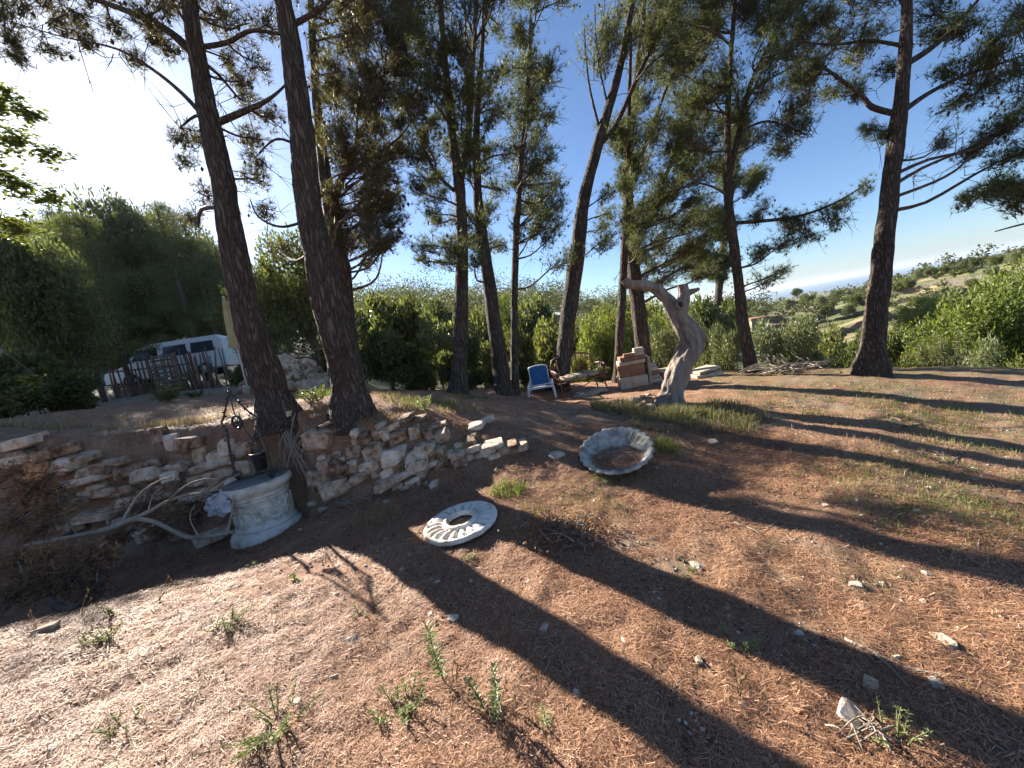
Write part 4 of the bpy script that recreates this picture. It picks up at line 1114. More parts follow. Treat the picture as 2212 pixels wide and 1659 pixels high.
# ------------------------------------------------------------------ wellhead
def build_well():
    b = gp(583, 1146); b[2] -= .03
    t = thing('wellhead', 'carved white stone wellhead with black iron frame and wire cover', 'well', b)
    n = 64
    base = MB(); V, F = lathe_mesh([(0.001, 0), (.43, 0), (.445, .03), (.44, .09), (.42, .125), (.385, .15), (.375, .165), (.36, .17)], n)
    V = V + .008 * np.stack([fbm(V[:, 0] * 9, V[:, 1] * 9, V[:, 2] * 9, seed=k) for k in range(3)], 1)
    base.add(V + b, F).build('base', M['well_stone'], t)
    drum = MB(); V, F = lathe_mesh([(.362, .168), (.372, .185), (.368, .205), (.345, .215), (.335, .26), (.330, .35), (.330, .46), (.338, .53), (.352, .545), (.356, .565), (.345, .575), (.36, .585), (.366, .605), (.352, .618)], n)
    V = V + .004 * np.stack([fbm(V[:, 0] * 14, V[:, 1] * 14, V[:, 2] * 14, seed=k) for k in range(3)], 1)
    dr = drum.add(V + b, F).build('drum', M['well_stone'], t)
    rim = MB(); V, F = lathe_mesh([(.352, .612), (.368, .64), (.395, .67), (.415, .70), (.42, .735), (.41, .765), (.385, .775), (.30, .77), (.29, .70), (.29, .60)], n)
    V = V + .006 * np.stack([fbm(V[:, 0] * 11, V[:, 1] * 11, V[:, 2] * 11, seed=k + 5) for k in range(3)], 1)
    rim.add(V + b, F).build('rim', M['well_stone'], t)
    for k in range(11):                                    # carved vine scrolls around the drum
        a0 = k * 2 * math.pi / 11
        def on(da, z, out=.006): return b + np.array([(.332 + out) * math.cos(a0 + da), (.332 + out) * math.sin(a0 + da), z])
        o = MB()
        sp = [on(.19 * (1 - s * .85) * math.cos(s * 8 + k), .375 + .105 * (1 - s * .85) * math.sin(s * 8 + k)) for s in np.linspace(0, 1, 16)]
        o.tube(sp, np.linspace(.020, .012, 16), 6)
        for q in range(6):
            aa = q * 1.05 + k; o.ball(on(.22 * math.cos(aa), .375 + .125 * math.sin(aa), .002), .024, 4)
        for s in (-1, 1): o.tube([on(.10 * s, .25), on(.17 * s, .30), on(.12 * s, .34)], [.012, .018, .010], 5)
        o.build('carved_scroll', M['well_stone'], dr)
    cv = MB()
    for k in range(-11, 12):
        h = math.sqrt(max(0, .385 ** 2 - (k * .034) ** 2))
        for sw in (0, 1):
            a, c = np.array([k * .034, -h, .782 + sw * .003]), np.array([k * .034, h, .782 + sw * .003])
            if sw: a, c = a[[1, 0, 2]], c[[1, 0, 2]]
            cv.beam(b + a, b + c, .006, .003)
    cv.build('wire_cover', M['iron_grey'], t)
    fl = MB(); fl.lathe([(.001, .768), (.385, .768), (.385, .779), (.001, .779)], 40, b).build('lid', M['well_stone'], t)
    ax = norm(np.array([1.0, -.35, 0]))                     # frame lies across the rim
    side = np.array([ax[1], -ax[0], 0]); L, R_ = b - ax * .33 + [0, 0, .78], b + ax * .30 + [0, 0, .78]
    apex = (L + R_) / 2 + [0, 0, 1.22] - ax * .05
    for s, p in ((-1, L), (1, R_)):
        po = MB(); pp = [p + [0, 0, h] + ax * s * .03 * math.sin(h * 6) for h in np.linspace(0, .72, 8)]
        po.tube(pp, .016, 7); 
        for h in (.06, .12, .30, .36, .58, .64): 
            for da in (-1, 1): po.ball(p + [0, 0, h] + ax * da * .035 + side * .01, .017, 4)
        for da in (-1, 1):
            po.tube([p + [0, 0, .02], p + ax * da * .06 + [0, 0, .05], p + ax * da * .08 + [0, 0, .11], p + ax * da * .04 + [0, 0, .12]], .008, 5, res=3)
        po.build('iron_post', M['iron'], t)
        ar = MB(); top = pp[-1]
        q = [top, top + ax * s * .05 + [0, 0, .10], top * .62 + apex * .38 + ax * s * .06, top * .3 + apex * .7 + ax * s * .02, apex]
        ar.tube(q, [.014, .013, .012, .011, .010], 6, res=4)
        for f in (.15, .32, .5, .68, .85):
            c = top * (1 - f) + apex * f + ax * s * .06 * math.sin(f * 3.1)
            for da in (-1, 1): ar.ball(c + ax * da * .028 + [0, 0, .015 * da], .015, 4)
            ar.tube([c, c - ax * s * .04 + [0, 0, .03], c - ax * s * .07 - [0, 0, .01]], [.006, .005, .003], 4, res=2)
        ar.ball(top, .026, 6)
        ar.build('iron_arm', M['iron'], t)
    fi = MB()
    for v in ((0, .0), (-.035, -.03), (.035, -.03), (0, .05)): fi.ball(apex + ax * v[0] + [0, 0, .03 + v[1]], .02, 5)
    fi.tube([apex, apex - [0, 0, .30]], .007, 5)
    fi.build('finial', M['iron'], t)
    wc = apex - [0, 0, .42]; pu = MB(); fr = np.stack([ax, np.array([0, 0, 1.0]), side], 1)
    ring = [wc + fr @ np.array([.085 * math.cos(u), .085 * math.sin(u), 0]) for u in np.linspace(0, 2 * math.pi, 19)]
    pu.tube(ring, .017, 6, cap=False)
    for u in np.arange(3) * math.pi / 3: pu.tube([wc + fr @ np.array([.085 * math.cos(u), .085 * math.sin(u), 0]), wc - fr @ np.array([.085 * math.cos(u), .085 * math.sin(u), 0])], .007, 5)
    pu.tube([wc - side * .04, wc + side * .04], .02, 7); pu.tube([wc + [0, 0, .085], apex - [0, 0, .29]], .008, 5)
    pu.build('pulley_wheel', M['iron'], t)
    # bucket hanging by its chain
    bc = b + (ax * .13 + side * (-.02) + np.array([0, 0, .87])) * .92
    bt = thing('bucket', 'black metal bucket hanging above the wellhead cover', 'bucket', bc)
    bu = MB(); bu.lathe([(.001, .03), (.064, .03), (.083, .24), (.087, .245), (.079, .245), (.060, .042), (.001, .042)], 22, bc); bu.build('pail', M['iron'], bt)
    rr = MB(); rr.tube([bc + [.085 * math.cos(u), .085 * math.sin(u), .243] for u in np.linspace(0, 2 * math.pi, 23)], .007, 5, cap=False); rr.build('rim', M['iron_grey'], bt)
    hd = MB(); hd.tube([bc + ax * .085 * math.cos(u) + [0, 0, .24 + .13 * math.sin(u)] for u in np.linspace(0, math.pi, 9)], .005, 5)
    hd.build('handle', M['iron'], bt)
    ch = MB(); ch.tube([bc + [0, 0, .365], (bc + wc) / 2 + [0, 0, .17], wc + ax * .08], .006, 5); ch.build('rope', M['iron'], bt)
build_well()
for o in bpy.data.objects:
    if o.name == 'wellhead': o.scale = (.92, .92, .92)

# ------------------------------------------------------------------ carved ring
def build_ring():
    b = gp(998, 1138)
    t = thing('stone_ring', 'carved pale stone ring with radiating petals lying flat on the needles', 'stone ring', b)
    n, NP = 200, 20
    ang = np.arange(n) * 2 * math.pi / n
    R = np.array([.115, .122, .135, .150, .163, .170, .180, .200, .225, .250, .275, .297, .310, .322, .336, .345, .348, .340])
    Z = np.array([.03, .072, .084, .084, .074, .052, .046, .056, .062, .064, .062, .056, .050, .060, .060, .048, .022, .0])
    pm = np.array([0, 0, 0, 0, 0, .3, .8, 1, 1, 1, 1, .8, .3, 0, 0, 0, 0, 0])
    pet = np.abs(np.sin(ang * NP / 2)) ** .8
    V = np.zeros((len(R), n, 3))
    V[..., 0] = R[:, None] * np.cos(ang); V[..., 1] = R[:, None] * np.sin(ang)
    Z = Z * .75
    V[..., 2] = Z[:, None] - pm[:, None] * .034 * (1 - pet[None]) + pm[:, None] * .008
    V = V.reshape(-1, 3)
    V[:, 2] += .003 * fbm(V[:, 0] * 20, V[:, 1] * 20, seed=4)
    i, j = np.meshgrid(np.arange(len(R) - 1), np.arange(n), indexing='ij'); j2 = (j + 1) % n
    F = np.stack([i * n + j, (i + 1) * n + j, (i + 1) * n + j2, i * n + j2], -1).reshape(-1, 4)[:, ::-1]
    rot = roty(-.06) @ rotx(.03)
    off = b + [0, 0, .03]
    MB().add(V @ rot.T + off, F).build('ring', M['well_stone'], t)
    lt = MB(); N = 3600
    a = rng.uniform(0, 6.28, N); q = np.where(rng.random(N) < .75, rng.uniform(.165, .31, N), rng.uniform(.0, .11, N))
    near = np.round(a * NP / 6.2832) * 6.2832 / NP
    a = np.where(q > .15, near + rng.normal(0, .03, N), a)
    P = np.stack([q * np.cos(a), q * np.sin(a), np.where(q > .15, .020, .0) + rng.uniform(0, .008, N)], 1) @ rot.T + off
    th = np.where(q > .15, a + rng.normal(0, .25, N), rng.uniform(0, 6.28, N))
    D = norm(np.stack([np.cos(th), np.sin(th), rng.normal(0, .08, N)], 1))
    lt.add(*needles_mesh(P - D * .02, D, rng.uniform(.03, .06, N), .004))
    setp(lt.build('caught_needles', M['litter'], t, False), kind='stuff')
build_ring()

# ------------------------------------------------------------------ scalloped bowl
def build_bowl():
    b = gp(1345, 1012)
    t = thing('stone_bowl', 'scalloped grey stone basin tipped on its side with needles inside', 'basin', b)
    n, NL = 220, 24
    ang = np.arange(n) * 2 * math.pi / n
    lob = np.abs(np.cos(ang * NL / 2)) ** .7
    def shell(R, Z, amp): 
        V = np.zeros((len(R), n, 3)); rr = np.array(R)[:, None] * (1 + np.array(amp)[:, None] * (lob[None] - .6))
        V[..., 0] = rr * np.cos(ang); V[..., 1] = rr * np.sin(ang); V[..., 2] = np.array(Z)[:, None] + np.array(amp)[:, None] * .14 * (lob[None] - .6)
        return V.reshape(-1, 3)
    R = [.001, .10, .14, .20, .27, .34, .39, .42, .435, .43, .41, .385, .36, .33, .29, .24, .17, .09, .001]
    Z = [.0, .0, .01, .03, .065, .115, .165, .20, .225, .245, .252, .243, .215, .175, .135, .10, .075, .065, .062]
    A = [0, 0, .02, .035, .05, .06, .065, .07, .07, .07, .065, .07, .07, .07, .065, .055, .03, 0, 0]
    Z = [z * .78 for z in Z]
    V = shell(R, Z, A); k = len(R)
    V = V + .004 * np.stack([fbm(V[:, 0] * 16, V[:, 1] * 16, V[:, 2] * 16, seed=q) for q in range(3)], 1)
    i, j = np.meshgrid(np.arange(k - 1), np.arange(n), indexing='ij'); j2 = (j + 1) % n
    F = np.stack([i * n + j, i * n + j2, (i + 1) * n + j2, (i + 1) * n + j], -1).reshape(-1, 4)
    rot = rotz(-.25) @ rotx(.34) @ roty(-.05) * .95
    off = b + np.array([0, .15, .04])
    MB().add(V @ rot.T + off, F).build('basin', M['bowl_stone'], t)
    N = 2600; a = rng.uniform(0, 6.28, N); q = .30 * np.sqrt(rng.random(N))
    P = np.stack([q * np.cos(a), q * np.sin(a) - .10, np.zeros(N)], 1); r2 = np.hypot(P[:, 0], P[:, 1])
    P[:, 2] = np.interp(r2, [0, .09, .17, .24, .29, .33, .36, .385], np.array([.062, .065, .075, .10, .135, .175, .215, .243]) * .78) + rng.uniform(0, .02, N)
    P = P[r2 < .35]; N = len(P); P = P @ rot.T + off
    th = rng.uniform(0, 6.28, N); D = norm(np.stack([np.cos(th), np.sin(th), rng.normal(0, .25, N)], 1))
    setp(MB().add(*needles_mesh(P - D * .03, D, rng.uniform(.05, .10, N), .0045)).build('caught_needles', M['litter'], t, False), kind='stuff')
build_bowl()

# ------------------------------------------------------------------ dead olive stump
def build_stump():
    Z = lambda x, y: (1097.2 + x / 3.361, 548.6 + y / 3.361)
    b = gp(*Z(1180, 1090)); y = b[1]; k = zc(b) / FPX / 3.361
    t = thing('dead_olive_stump', 'gnarled bare grey olive stump with sawn limbs and a dark hollow', 'tree stump', b)
    def path(L): 
        P = [at(*Z(px, py), y) for px, py, w in L]; return P, [w / 2 * k for *_, w in L]
    P, R = path([(1165, 1130, 230), (1180, 1060, 175), (1195, 990, 150), (1225, 900, 146), (1270, 790, 136), (1325, 690, 140), (1348, 625, 142), (1315, 550, 122), (1262, 480, 112), (1235, 420, 112), (1225, 375, 104), (1230, 350, 70)])
    mb = MB(); mb.tube(P, R, 60, res=12, noise=.20, seed=3, freq=9, ridge=.16, rk=3.2, rl=2.2)
    for (a0, l) in ((.2, .26), (1.6, .22), (3.2, .3), (4.4, .26), (5.4, .24)):
        c = b + [0, 0, .16]; d = np.array([math.cos(a0), math.sin(a0), 0]); mb.tube([c + d * .05, c + d * .16 - [0, 0, .05], c + d * l - [0, 0, .2]], [.09, .07, .03], 8, res=3, noise=.15, seed=int(a0 * 9))
    mb.tube(*path([(1250, 760, 40), (1265, 660, 50), (1245, 560, 56), (1200, 470, 50), (1165, 400, 44), (1140, 350, 40)]), 12, res=5, noise=.15, seed=8)
    mb.build('trunk', M['olive_wood'], t)
    P, R = path([(1230, 420, 84), (1180, 350, 84), (1130, 305, 76), (1085, 262, 70), (1030, 235, 66), (960, 225, 62), (900, 222, 60), (866, 208, 58), (846, 186, 50)])
    MB().tube(P, R, 36, res=9, noise=.18, seed=5, ridge=.14, rk=2.6, rl=2.5).build('sawn_limb', M['olive_wood'], t)
    P, R = path([(1240, 430, 90), (1270, 350, 82), (1278, 290, 72), (1268, 240, 68), (1264, 222, 74)])
    MB().tube(P, R, 36, res=9, noise=.16, seed=6, ridge=.14, rk=2.6, rl=2.5).build('sawn_limb', M['olive_wood'], t)
    P, R = path([(1280, 300, 60), (1320, 278, 42), (1360, 264, 30), (1388, 252, 20)])
    MB().tube(P, R, 12, res=4, noise=.13, seed=7).build('sawn_limb', M['olive_wood'], t)
    c = at(*Z(1215, 372), y) - np.array([0, R[0] * 1.0 + .105, 0])
    hl = MB(); hl.tube([c + np.array([.055 * math.cos(u), .0 + .01 * math.sin(3 * u), .062 * math.sin(u)]) for u in np.linspace(0, 6.2832, 17)], .02, 6, cap=False, noise=.25, seed=2)
    hl.build('hollow_rim', M['olive_wood'], t)
    MB().ball(c + [0, .012, 0], (.052, .022, .058), 8).build('hollow', M['van_dark'], t)  # solid black ball, its colour standing for the shade inside the hole
    for (px, py, s) in ((945, 1075, 60), (1010, 1085, 78), (985, 1045, 46), (1050, 1060, 60), (960, 1120, 60), (1040, 1110, 50), (1020, 1030, 40)):
        g = gp(*Z(px, py + s * .3)); q = s * k
        o = place_stone('stone', STONES[rng.integers(14)], g + [0, 0, q * .3], (q * 1.25, q, q), rotz(rng.uniform(0, 6)) @ rotx(rng.normal(0, .2)))
        setp(o, 'rough limestone boulder packed against the dead olive stump', 'stone', 'boulders at the stump foot')
build_stump()

# ------------------------------------------------------------------ sun lounger
def build_lounger():
    b = gp(1172, 862); t = thing('sun_lounger', 'white resin sun lounger with raised blue sling backrest', 'lounger', b)
    k = zc(b) / FPX
    rot = rotz(-.10); W = .66; f = lambda x, y, z: b + rot @ np.array([x, y, z])
    rail = MB()
    for s in (-1, 1): rail.beam(f(s * W / 2, 0, .33), f(s * W / 2, 1.75, .33), .06, .07)
    for y in (0, .62, 1.75): rail.beam(f(-W / 2 - .02, y, .335), f(W / 2 + .02, y, .335), .06, .06)
    rail.build('frame', M['white_plastic'], t, False)
    for s in (-1, 1):
        for y in (.03, 1.1):
            MB().tube([f(s * (W / 2 - .02), y, .36), f(s * (W / 2 + .015), y, .2), f(s * (W / 2 + .03), y - .02, -.02)], [.045, .036, .03], 8, res=3).build('leg', M['white_plastic'], t)
    hy, th = .62, math.radians(68); dz = np.array([0, -math.cos(th), math.sin(th)])
    bf = MB(); Lb = .62; h0 = np.array([0, hy - .15, .36])
    for s in (-1, 1): bf.beam(f(*(h0 + [s * .25, 0, 0])), f(*(h0 + [s * .25, 0, 0] + dz * (Lb - .06))), .03, .03)
    bf.tube([f(*(h0 + [x, 0, 0] + dz * (Lb + .0 - .05 * (abs(x) / .25) ** 3))) for x in np.linspace(-.25, .25, 9)], .02, 7)
    bf.build('backrest_frame', M['white_plastic'], t)
    n = 10; V = []
    for i in range(n + 1):
        s = i / n; hw = .255 - (.05 if s > .93 else 0)
        for q in np.linspace(-1, 1, 9): V.append(f(*(h0 + dz * (s * (Lb - .02)) + [q * hw, -.025 + .02 * q * q, 0])))
    for v in list(V): V.append(v + rot @ np.array([0, .012, 0]))
    m_ = 9; N0 = (n + 1) * m_; F = []
    for i in range(n):
        for j in range(m_ - 1):
            a = i * m_ + j; F += [[a, a + 1, a + m_ + 1, a + m_], [N0 + a, N0 + a + m_, N0 + a + m_ + 1, N0 + a + 1]]
    for i in range(n): F += [[i * m_, i * m_ + m_, N0 + i * m_ + m_, N0 + i * m_], [i * m_ + 8, N0 + i * m_ + 8, N0 + i * m_ + m_ + 8, i * m_ + m_ + 8]]
    MB().add(np.array(V), np.array(F)).build('sling_back', M['blue_fabric'], t)
    MB().box(f(0, 1.2, .37), (W - .1, 1.05, .012), rot).build('sling_seat', M['blue_fabric'], t, False)
build_lounger()
bpy.data.objects['sun_lounger'].scale = (.84, .84, .80)

# ------------------------------------------------------------------ rattan settee
def build_settee():
    b = gp(1258, 850); t = thing('rattan_settee', 'red brown rattan settee with curved spindle back and floral seat cushion', 'settee', b)
    rot = rotz(.16); f = lambda x, y, z: b + rot @ np.array([x, y + .1, z])
    W, D = .56, .26
    for s in (-1, 1):
        for y in (-D, D): MB().tube([f(s * W * .93, y, .40), f(s * W * .96, y * 1.05, .15), f(s * W * 1.02, y * 1.15, -.03)], [.02, .018, .016], 7, res=3).build('leg', M['rattan'], t)
        MB().tube([f(s * W, D, .62), f(s * (W + .05), 0, .64), f(s * (W + .03), -D, .60), f(s * (W + .0), -D - .02, .50), f(s * W * .95, -D, .36)], .019, 7, res=4).build('arm', M['rattan'], t)
        for y in (-.12, .0, .12): MB().tube([f(s * (W - .01), y, .36), f(s * (W + .045), y, .63)], .009, 5).build('spindle', M['rattan'], t)
    sf = MB()
    for y in (-D, D): sf.tube([f(-W, y, .34), f(W, y, .34)], .018, 7)
    for s in (-1, 1): sf.tube([f(s * W, -D, .34), f(s * W, D, .34)], .016, 7)
    sf.build('seat_frame', M['rattan'], t)
    br = MB(); br.tube([f(-W * .95, -D, .16), f(-W * .4, -D, .27), f(0, -D, .20), f(W * .4, -D, .27), f(W * .95, -D, .16)], .012, 6, res=3); br.build('stretcher', M['rattan'], t)
    top = lambda x: .84 + .10 * (1 - (x / W) ** 2) - (.22 * max(0, abs(x) / W - .85) / .15)
    MB().tube([f(x, D + .10, top(x)) for x in np.linspace(-W, W, 15)], .021, 8).build('top_rail', M['rattan'], t)
    for x in np.linspace(-W * .86, W * .86, 9): MB().tube([f(x, D, .36), f(x, D + .07, .62), f(x, D + .10, top(x))], .015, 6, res=2).build('spindle', M['rattan'], t)
    V, F = lathe_mesh([(math.sin(u) ** .5 + 1e-3, -math.cos(u)) for u in np.linspace(0.01, 3.13, 9)], 28)
    q = np.maximum(np.abs(V[:, 0]), np.abs(V[:, 1])); sc = np.hypot(V[:, 0], V[:, 1]) / (q + 1e-6); V[:, :2] *= sc[:, None] ** .75
    V = V * np.array([W * .86, D * .95, .065]) + [0, 0, .43]
    V[:, 2] += .02 * fbm(V[:, 0] * 5, V[:, 1] * 5, seed=8)
    cu = MB().add(np.array([f(*v) for v in V]), F); cu.build('seat_cushion', M['cloth_print'], t)
    # grey cushion dropped on the ground in front
    g = gp(1268, 848) + np.array([.0, -.38, 0]); g[2] = hz(g[0], g[1])
    V2 = (V - [0, 0, .43]) * np.array([.85, .75, 1.0]); V2[:, 2] += .02 * fbm(V2[:, 0] * 6, V2[:, 1] * 6, seed=3)
    o = MB().add(V2 @ (rotz(.3) @ roty(-.06)).T + g + [0, 0, .05], F).build('fallen_cushion', M['grey_cloth'], origin=g)
    setp(o, 'faded grey cushion lying on the ground before the rattan settee', 'cushion')
build_settee()

# ------------------------------------------------------------------ block pile
def build_blocks():
    Zp = lambda x, y: (1097.2 + x / 3.361, 548.6 + y / 3.361)
    b = gp(*Zp(925, 968)); d = zc(b); k = d / FPX / 3.361
    rot = rotz(-.12)
    G = 'stone blocks in the pile'
    def blk(x0, x1, z0, z1, y0, dep, mat, name, label, ry=0, grp=G):
        c = b + rot @ np.array([(x0 + x1) / 2, y0 + dep / 2, 0]) + np.array([0, 0, (z0 + z1) / 2])
        V = np.array([[x, y, z] for x in (-1, 1) for y in (-1, 1) for z in (-1, 1)], float) * np.array([x1 - x0, dep, z1 - z0]) / 2
        import bmesh
        bm = bmesh.new(); vs = [bm.verts.new(v + rng.normal(0, .004, 3)) for v in V]
        for q in BOXF: bm.faces.new([vs[i] for i in q])
        bmesh.ops.recalc_face_normals(bm, faces=bm.faces)
        bmesh.ops.bevel(bm, geom=list(bm.edges), offset=.012, segments=1, affect='EDGES')
        me = bpy.data.meshes.new(name); bm.to_mesh(me); bm.free(); me.materials.append(M[mat])
        o = bpy.data.objects.new(name, me); o.location = c; o.rotation_euler = (0, float(ry), -.12 + rng.normal(0, .03)); link(o)
        setp(o, label, 'stone block', grp)
    blk(-.31, .31, -.05, .25, 0, .5, 'cut_stone', 'stone_block', 'rough pitted block at the bottom front of the block pile')
    blk(-.29, .28, .25, .52, .02, .46, 'rust_stone', 'stone_block', 'dark reddish brown block set on the bottom block of the pile')
    blk(-.26, .30, .52, .60, .0, .48, 'cut_stone', 'stone_slab', 'buff slab laid over the reddish brown block')
    blk(-.23, .32, .60, .69, .03, .46, 'rust_stone', 'stone_slab', 'reddish slab under the loose bricks on the pile')
    blk(-.14, .09, .69, .77, .06, .2, 'rust_stone', 'stone_brick', 'reddish brick lying on the slab at the pile top')
    blk(.08, .31, .69, .78, .06, .24, 'cut_stone', 'stone_brick', 'pale brick under the topmost brick of the pile')
    blk(.10, .32, .78, .86, .08, .22, 'cut_stone', 'stone_brick', 'topmost pale brick of the block pile')
    blk(.325, .40, -.05, .64, .02, .45, 'cut_stone', 'stone_slab', 'upright narrow slab leaning on the side of the block pile', .03)
    z = -.06
    for r_ in range(6):
        for c_ in range(2 if r_ < 4 else 1):
            blk(.42 + c_ * .25 - (.02 * r_), .65 + c_ * .25 - (.02 * r_), z, z + .085, .1 + rng.uniform(-.03, .03), .22, 'cut_stone' if (r_ + c_) % 3 else 'rust_stone', 'stone_brick', 'loose brick in the stepped stack beside the upright slab')
        z += .087
    # two flat slabs further right
    g = gp(1521, 812)
    for i, (w, z0, h, tl) in enumerate(((.62, -.01, .09, .02), (.52, .12, .05, -.12))):
        V = np.array([[x, y, zz] for x in (-1, 1) for y in (-1, 1) for zz in (-1, 1)], float) * np.array([w, .5, h]) / 2 + rng.normal(0, .012, (8, 3))
        o = MB().add(V @ (rotz(.1) @ roty(tl)).T + g + [0, 0, z0 + h / 2], BOXF).build('flat_slab', M['cut_stone'], None, False, origin=g + [0, 0, z0])
        setp(o, ['thick flat slab lying under a thinner one by the thin leaning pine', 'thin tilted slab on top of the flat slab by the thin leaning pine'][i], 'stone slab')
build_blocks()

# ------------------------------------------------------------------ van, pickets, parasol
def build_van():
    y = 18.6; f0 = at(262, 850, y); f1 = at(500, 834, y + 1.4)
    g0 = np.array([f0[0], f0[1], hz(f0[0], f0[1])]); ax = norm(np.append((f1 - f0)[:2], 0)); sd = np.array([ax[1], -ax[0], 0])   # sd points to the viewer
    zf = f0[2]; b = g0.copy(); b[2] = g0[2]
    slope = (hz(*(g0 + ax * 4)[:2]) - hz(*g0[:2])) / 4
    t = thing('white_van', 'white van parked on the upper terrace behind the picket fence', 'van', b)
    up = np.array([0, 0, 1.0])
    P = lambda x, s, z: b + ax * x + sd * s + up * z
    side = [(0.0, .32), (.0, .62), (.06, .80), (.85, 1.05), (1.45, 1.72), (1.75, 1.86), (4.6, 1.90), (4.75, 1.7), (4.8, .35)]
    half = .88
    prof = np.array(side); m_ = len(prof)
    V = []
    for s, ins in ((-1, 0), (1, 0)):
        for (x, z) in prof: V.append(P(x, s * half * (1 - .10 * max(0, z - 1.0)), z))
    F = [[i, (i + 1) % m_, m_ + (i + 1) % m_, m_ + i] for i in range(m_)]
    tri = [[0, 8, 1], [1, 8, 2], [2, 8, 3], [3, 8, 7], [3, 7, 6], [3, 6, 4], [4, 6, 5]]
    mb = MB(); mb.add(np.array(V), np.array(F)); mb.F.append(np.array(tri)); mb.F.append(np.array(tri)[:, ::-1] + m_)
    body = mb.build('body', M['van_paint'], t, False)
    ws = MB(); q = lambda x, z, s, e=.012: P(x, s, z) + (up * .7 - ax * .6) * e
    ws.add([q(.90, 1.12, -.76), q(.90, 1.12, .76), q(1.42, 1.68, .72), q(1.42, 1.68, -.72)], [[0, 1, 2, 3]]).build('windscreen', M['glass'], t, False)
    for (x0, x1, z0, z1) in ((1.35, 2.15, 1.16, 1.66), (2.35, 3.3, 1.16, 1.66), (3.45, 4.4, 1.16, 1.66)):
        MB().add([P(x0 - .22 * (x0 < 1.4), half * .985 + .012, z0), P(x1, half * .985 + .012, z0), P(x1, half * .93 + .012, z1), P(x0 + .05, half * .93 + .012, z1)], [[0, 1, 2, 3]]).build('side_window', M['glass'], t, False)
    for z in (.44, .51, .58, .65):
        MB().beam(P(-.012, -.42, z), P(-.012, .42, z), .02, .028).build('grille_slat', M['van_dark'], t, False)
    for s in (-1, 1):
        MB().ball(P(.03, s * .66, .68), (.07, .15, .09), 8).build('headlight', M['lamp_glass'], t)
        for x in (.95, 3.85):
            w = MB(); fr = np.stack([ax, up, sd], 1)
            V_, F_ = lathe_mesh([(.001, -.1), (.30, -.1), (.33, -.06), (.33, .06), (.30, .1), (.001, .1)], 22); V_ = V_ @ fr.T + P(x, s * .82, .32)
            wh = w.add(V_, F_).build('wheel', M['van_dark'], t)
            V_, F_ = lathe_mesh([(.001, .0), (.17, .0), (.19, .02), (.001, .03)], 16); MB().add(V_ @ np.stack([ax, up, sd * s], 1).T + P(x, s * .92, .32), F_).build('hub', M['white_plastic'], wh)
    MB().beam(P(-.05, -.86, .36), P(-.05, .86, .36), .14, .16).build('bumper', M['van_dark'], t, False)
    MB().beam(P(-.13, -.24, .40), P(-.13, .24, .40), .012, .11).build('number_plate', M['white_plastic'], t, False)
    for s in (-1, 1): MB().box(P(1.05, s * 1.0, 1.22), (.12, .12, .2), rotz(.3)).build('wing_mirror', M['van_dark'], t, False)
    # picket fence in front of the van
    fb = P(1.3, 1.9, 0); fb[2] = hz(fb[0], fb[1])
    ft = thing('picket_fence', 'rickety fence of thin reddish wooden pickets in front of the van', 'fence', fb)
    for k in range(30):
        x = .65 + k * .12; p = P(x, 1.75 + .15 * math.sin(k), 0); p[2] = hz(p[0], p[1]) - .1
        h = 1.55 + rng.normal(0, .14) + .25 * (k > 9); v = np.array([rng.normal(0, .06), rng.normal(0, .05), h])
        MB().tube([p, p + v * .5 + rng.normal(0, .02, 3), p + v], [.04, .036, .03], 5).build('picket', M['plank'], ft, False)
    for z in (.45, 1.15):
        a, c = P(.7, 1.72, z), P(3.7, 1.72, z + .05); g1, g2 = hz(*a[:2]), hz(*c[:2])
        a[2], c[2] = g1 + z, g2 + z + .05
        MB().beam(a, c, .03, .07).build('rail', M['plank'], ft, False)
    # slatted pallet stood on end
    pb = P(2.7, 2.3, 0); pb[2] = hz(pb[0], pb[1])
    pt = thing('leaning_pallet', 'slatted wooden pallet stood upright against the picket fence', 'pallet', pb)
    for k in range(9):
        a = P(2.35, 2.3 - .03 * k, 0); c = P(3.25, 2.3 - .03 * k, 0); z = pb[2] + .12 + k * .19
        a[2] = c[2] = z; MB().beam(a, c, .02, .085).build('slat', M['grey_plank'], pt, False)
    for x in (2.4, 2.8, 3.2):
        a, c = P(x, 2.25, 0), P(x, 1.97, 0); a[2] = pb[2]; c[2] = pb[2] + 1.75
        MB().beam(a, c, .07, .03, up=sd).build('post', M['grey_plank'], pt, False)
    # poles and boards leaning further right
    for k in range(12):
        x = 3.4 + k * .16; p = P(x, 1.8 + rng.uniform(-.3, .5), 0); p[2] = hz(p[0], p[1]) - .05
        h = rng.uniform(1.1, 2.1); v = np.array([rng.normal(-.1, .18), rng.normal(.1, .15), h])
        o = MB().tube([p, p + v * .5 + rng.normal(0, .03, 3), p + v], [.035, .03, .022], 6).build('leaning_pole', M['plank' if k % 2 else 'grey_plank'], None, origin=p)
        setp(o, 'rough wooden pole leaning beside the slatted pallet', 'pole', 'poles leaning by the van')
    p = P(3.6, -.9, 1.6); o = MB().box(p, (2.6, .05, .55), frame_x(ax + [0, 0, .06])).build('leaning_board', M['plank'], None, False, origin=P(3.6, -.9, 0)); setp(o, 'pinkish board propped up behind the van roof', 'board')
    # closed parasol by the left pine
    tp = at(482, 640, 9.5); pp = tp.copy(); pp[2] = hz(pp[0], pp[1])
    u = thing('closed_parasol', 'folded ochre parasol standing behind the leaning pine by the van', 'parasol', pp)
    H = tp[2] - pp[2]
    MB().tube([pp - [0, 0, .05], pp + [0, 0, H]], .02, 8).build('pole', M['white_plastic'], u)
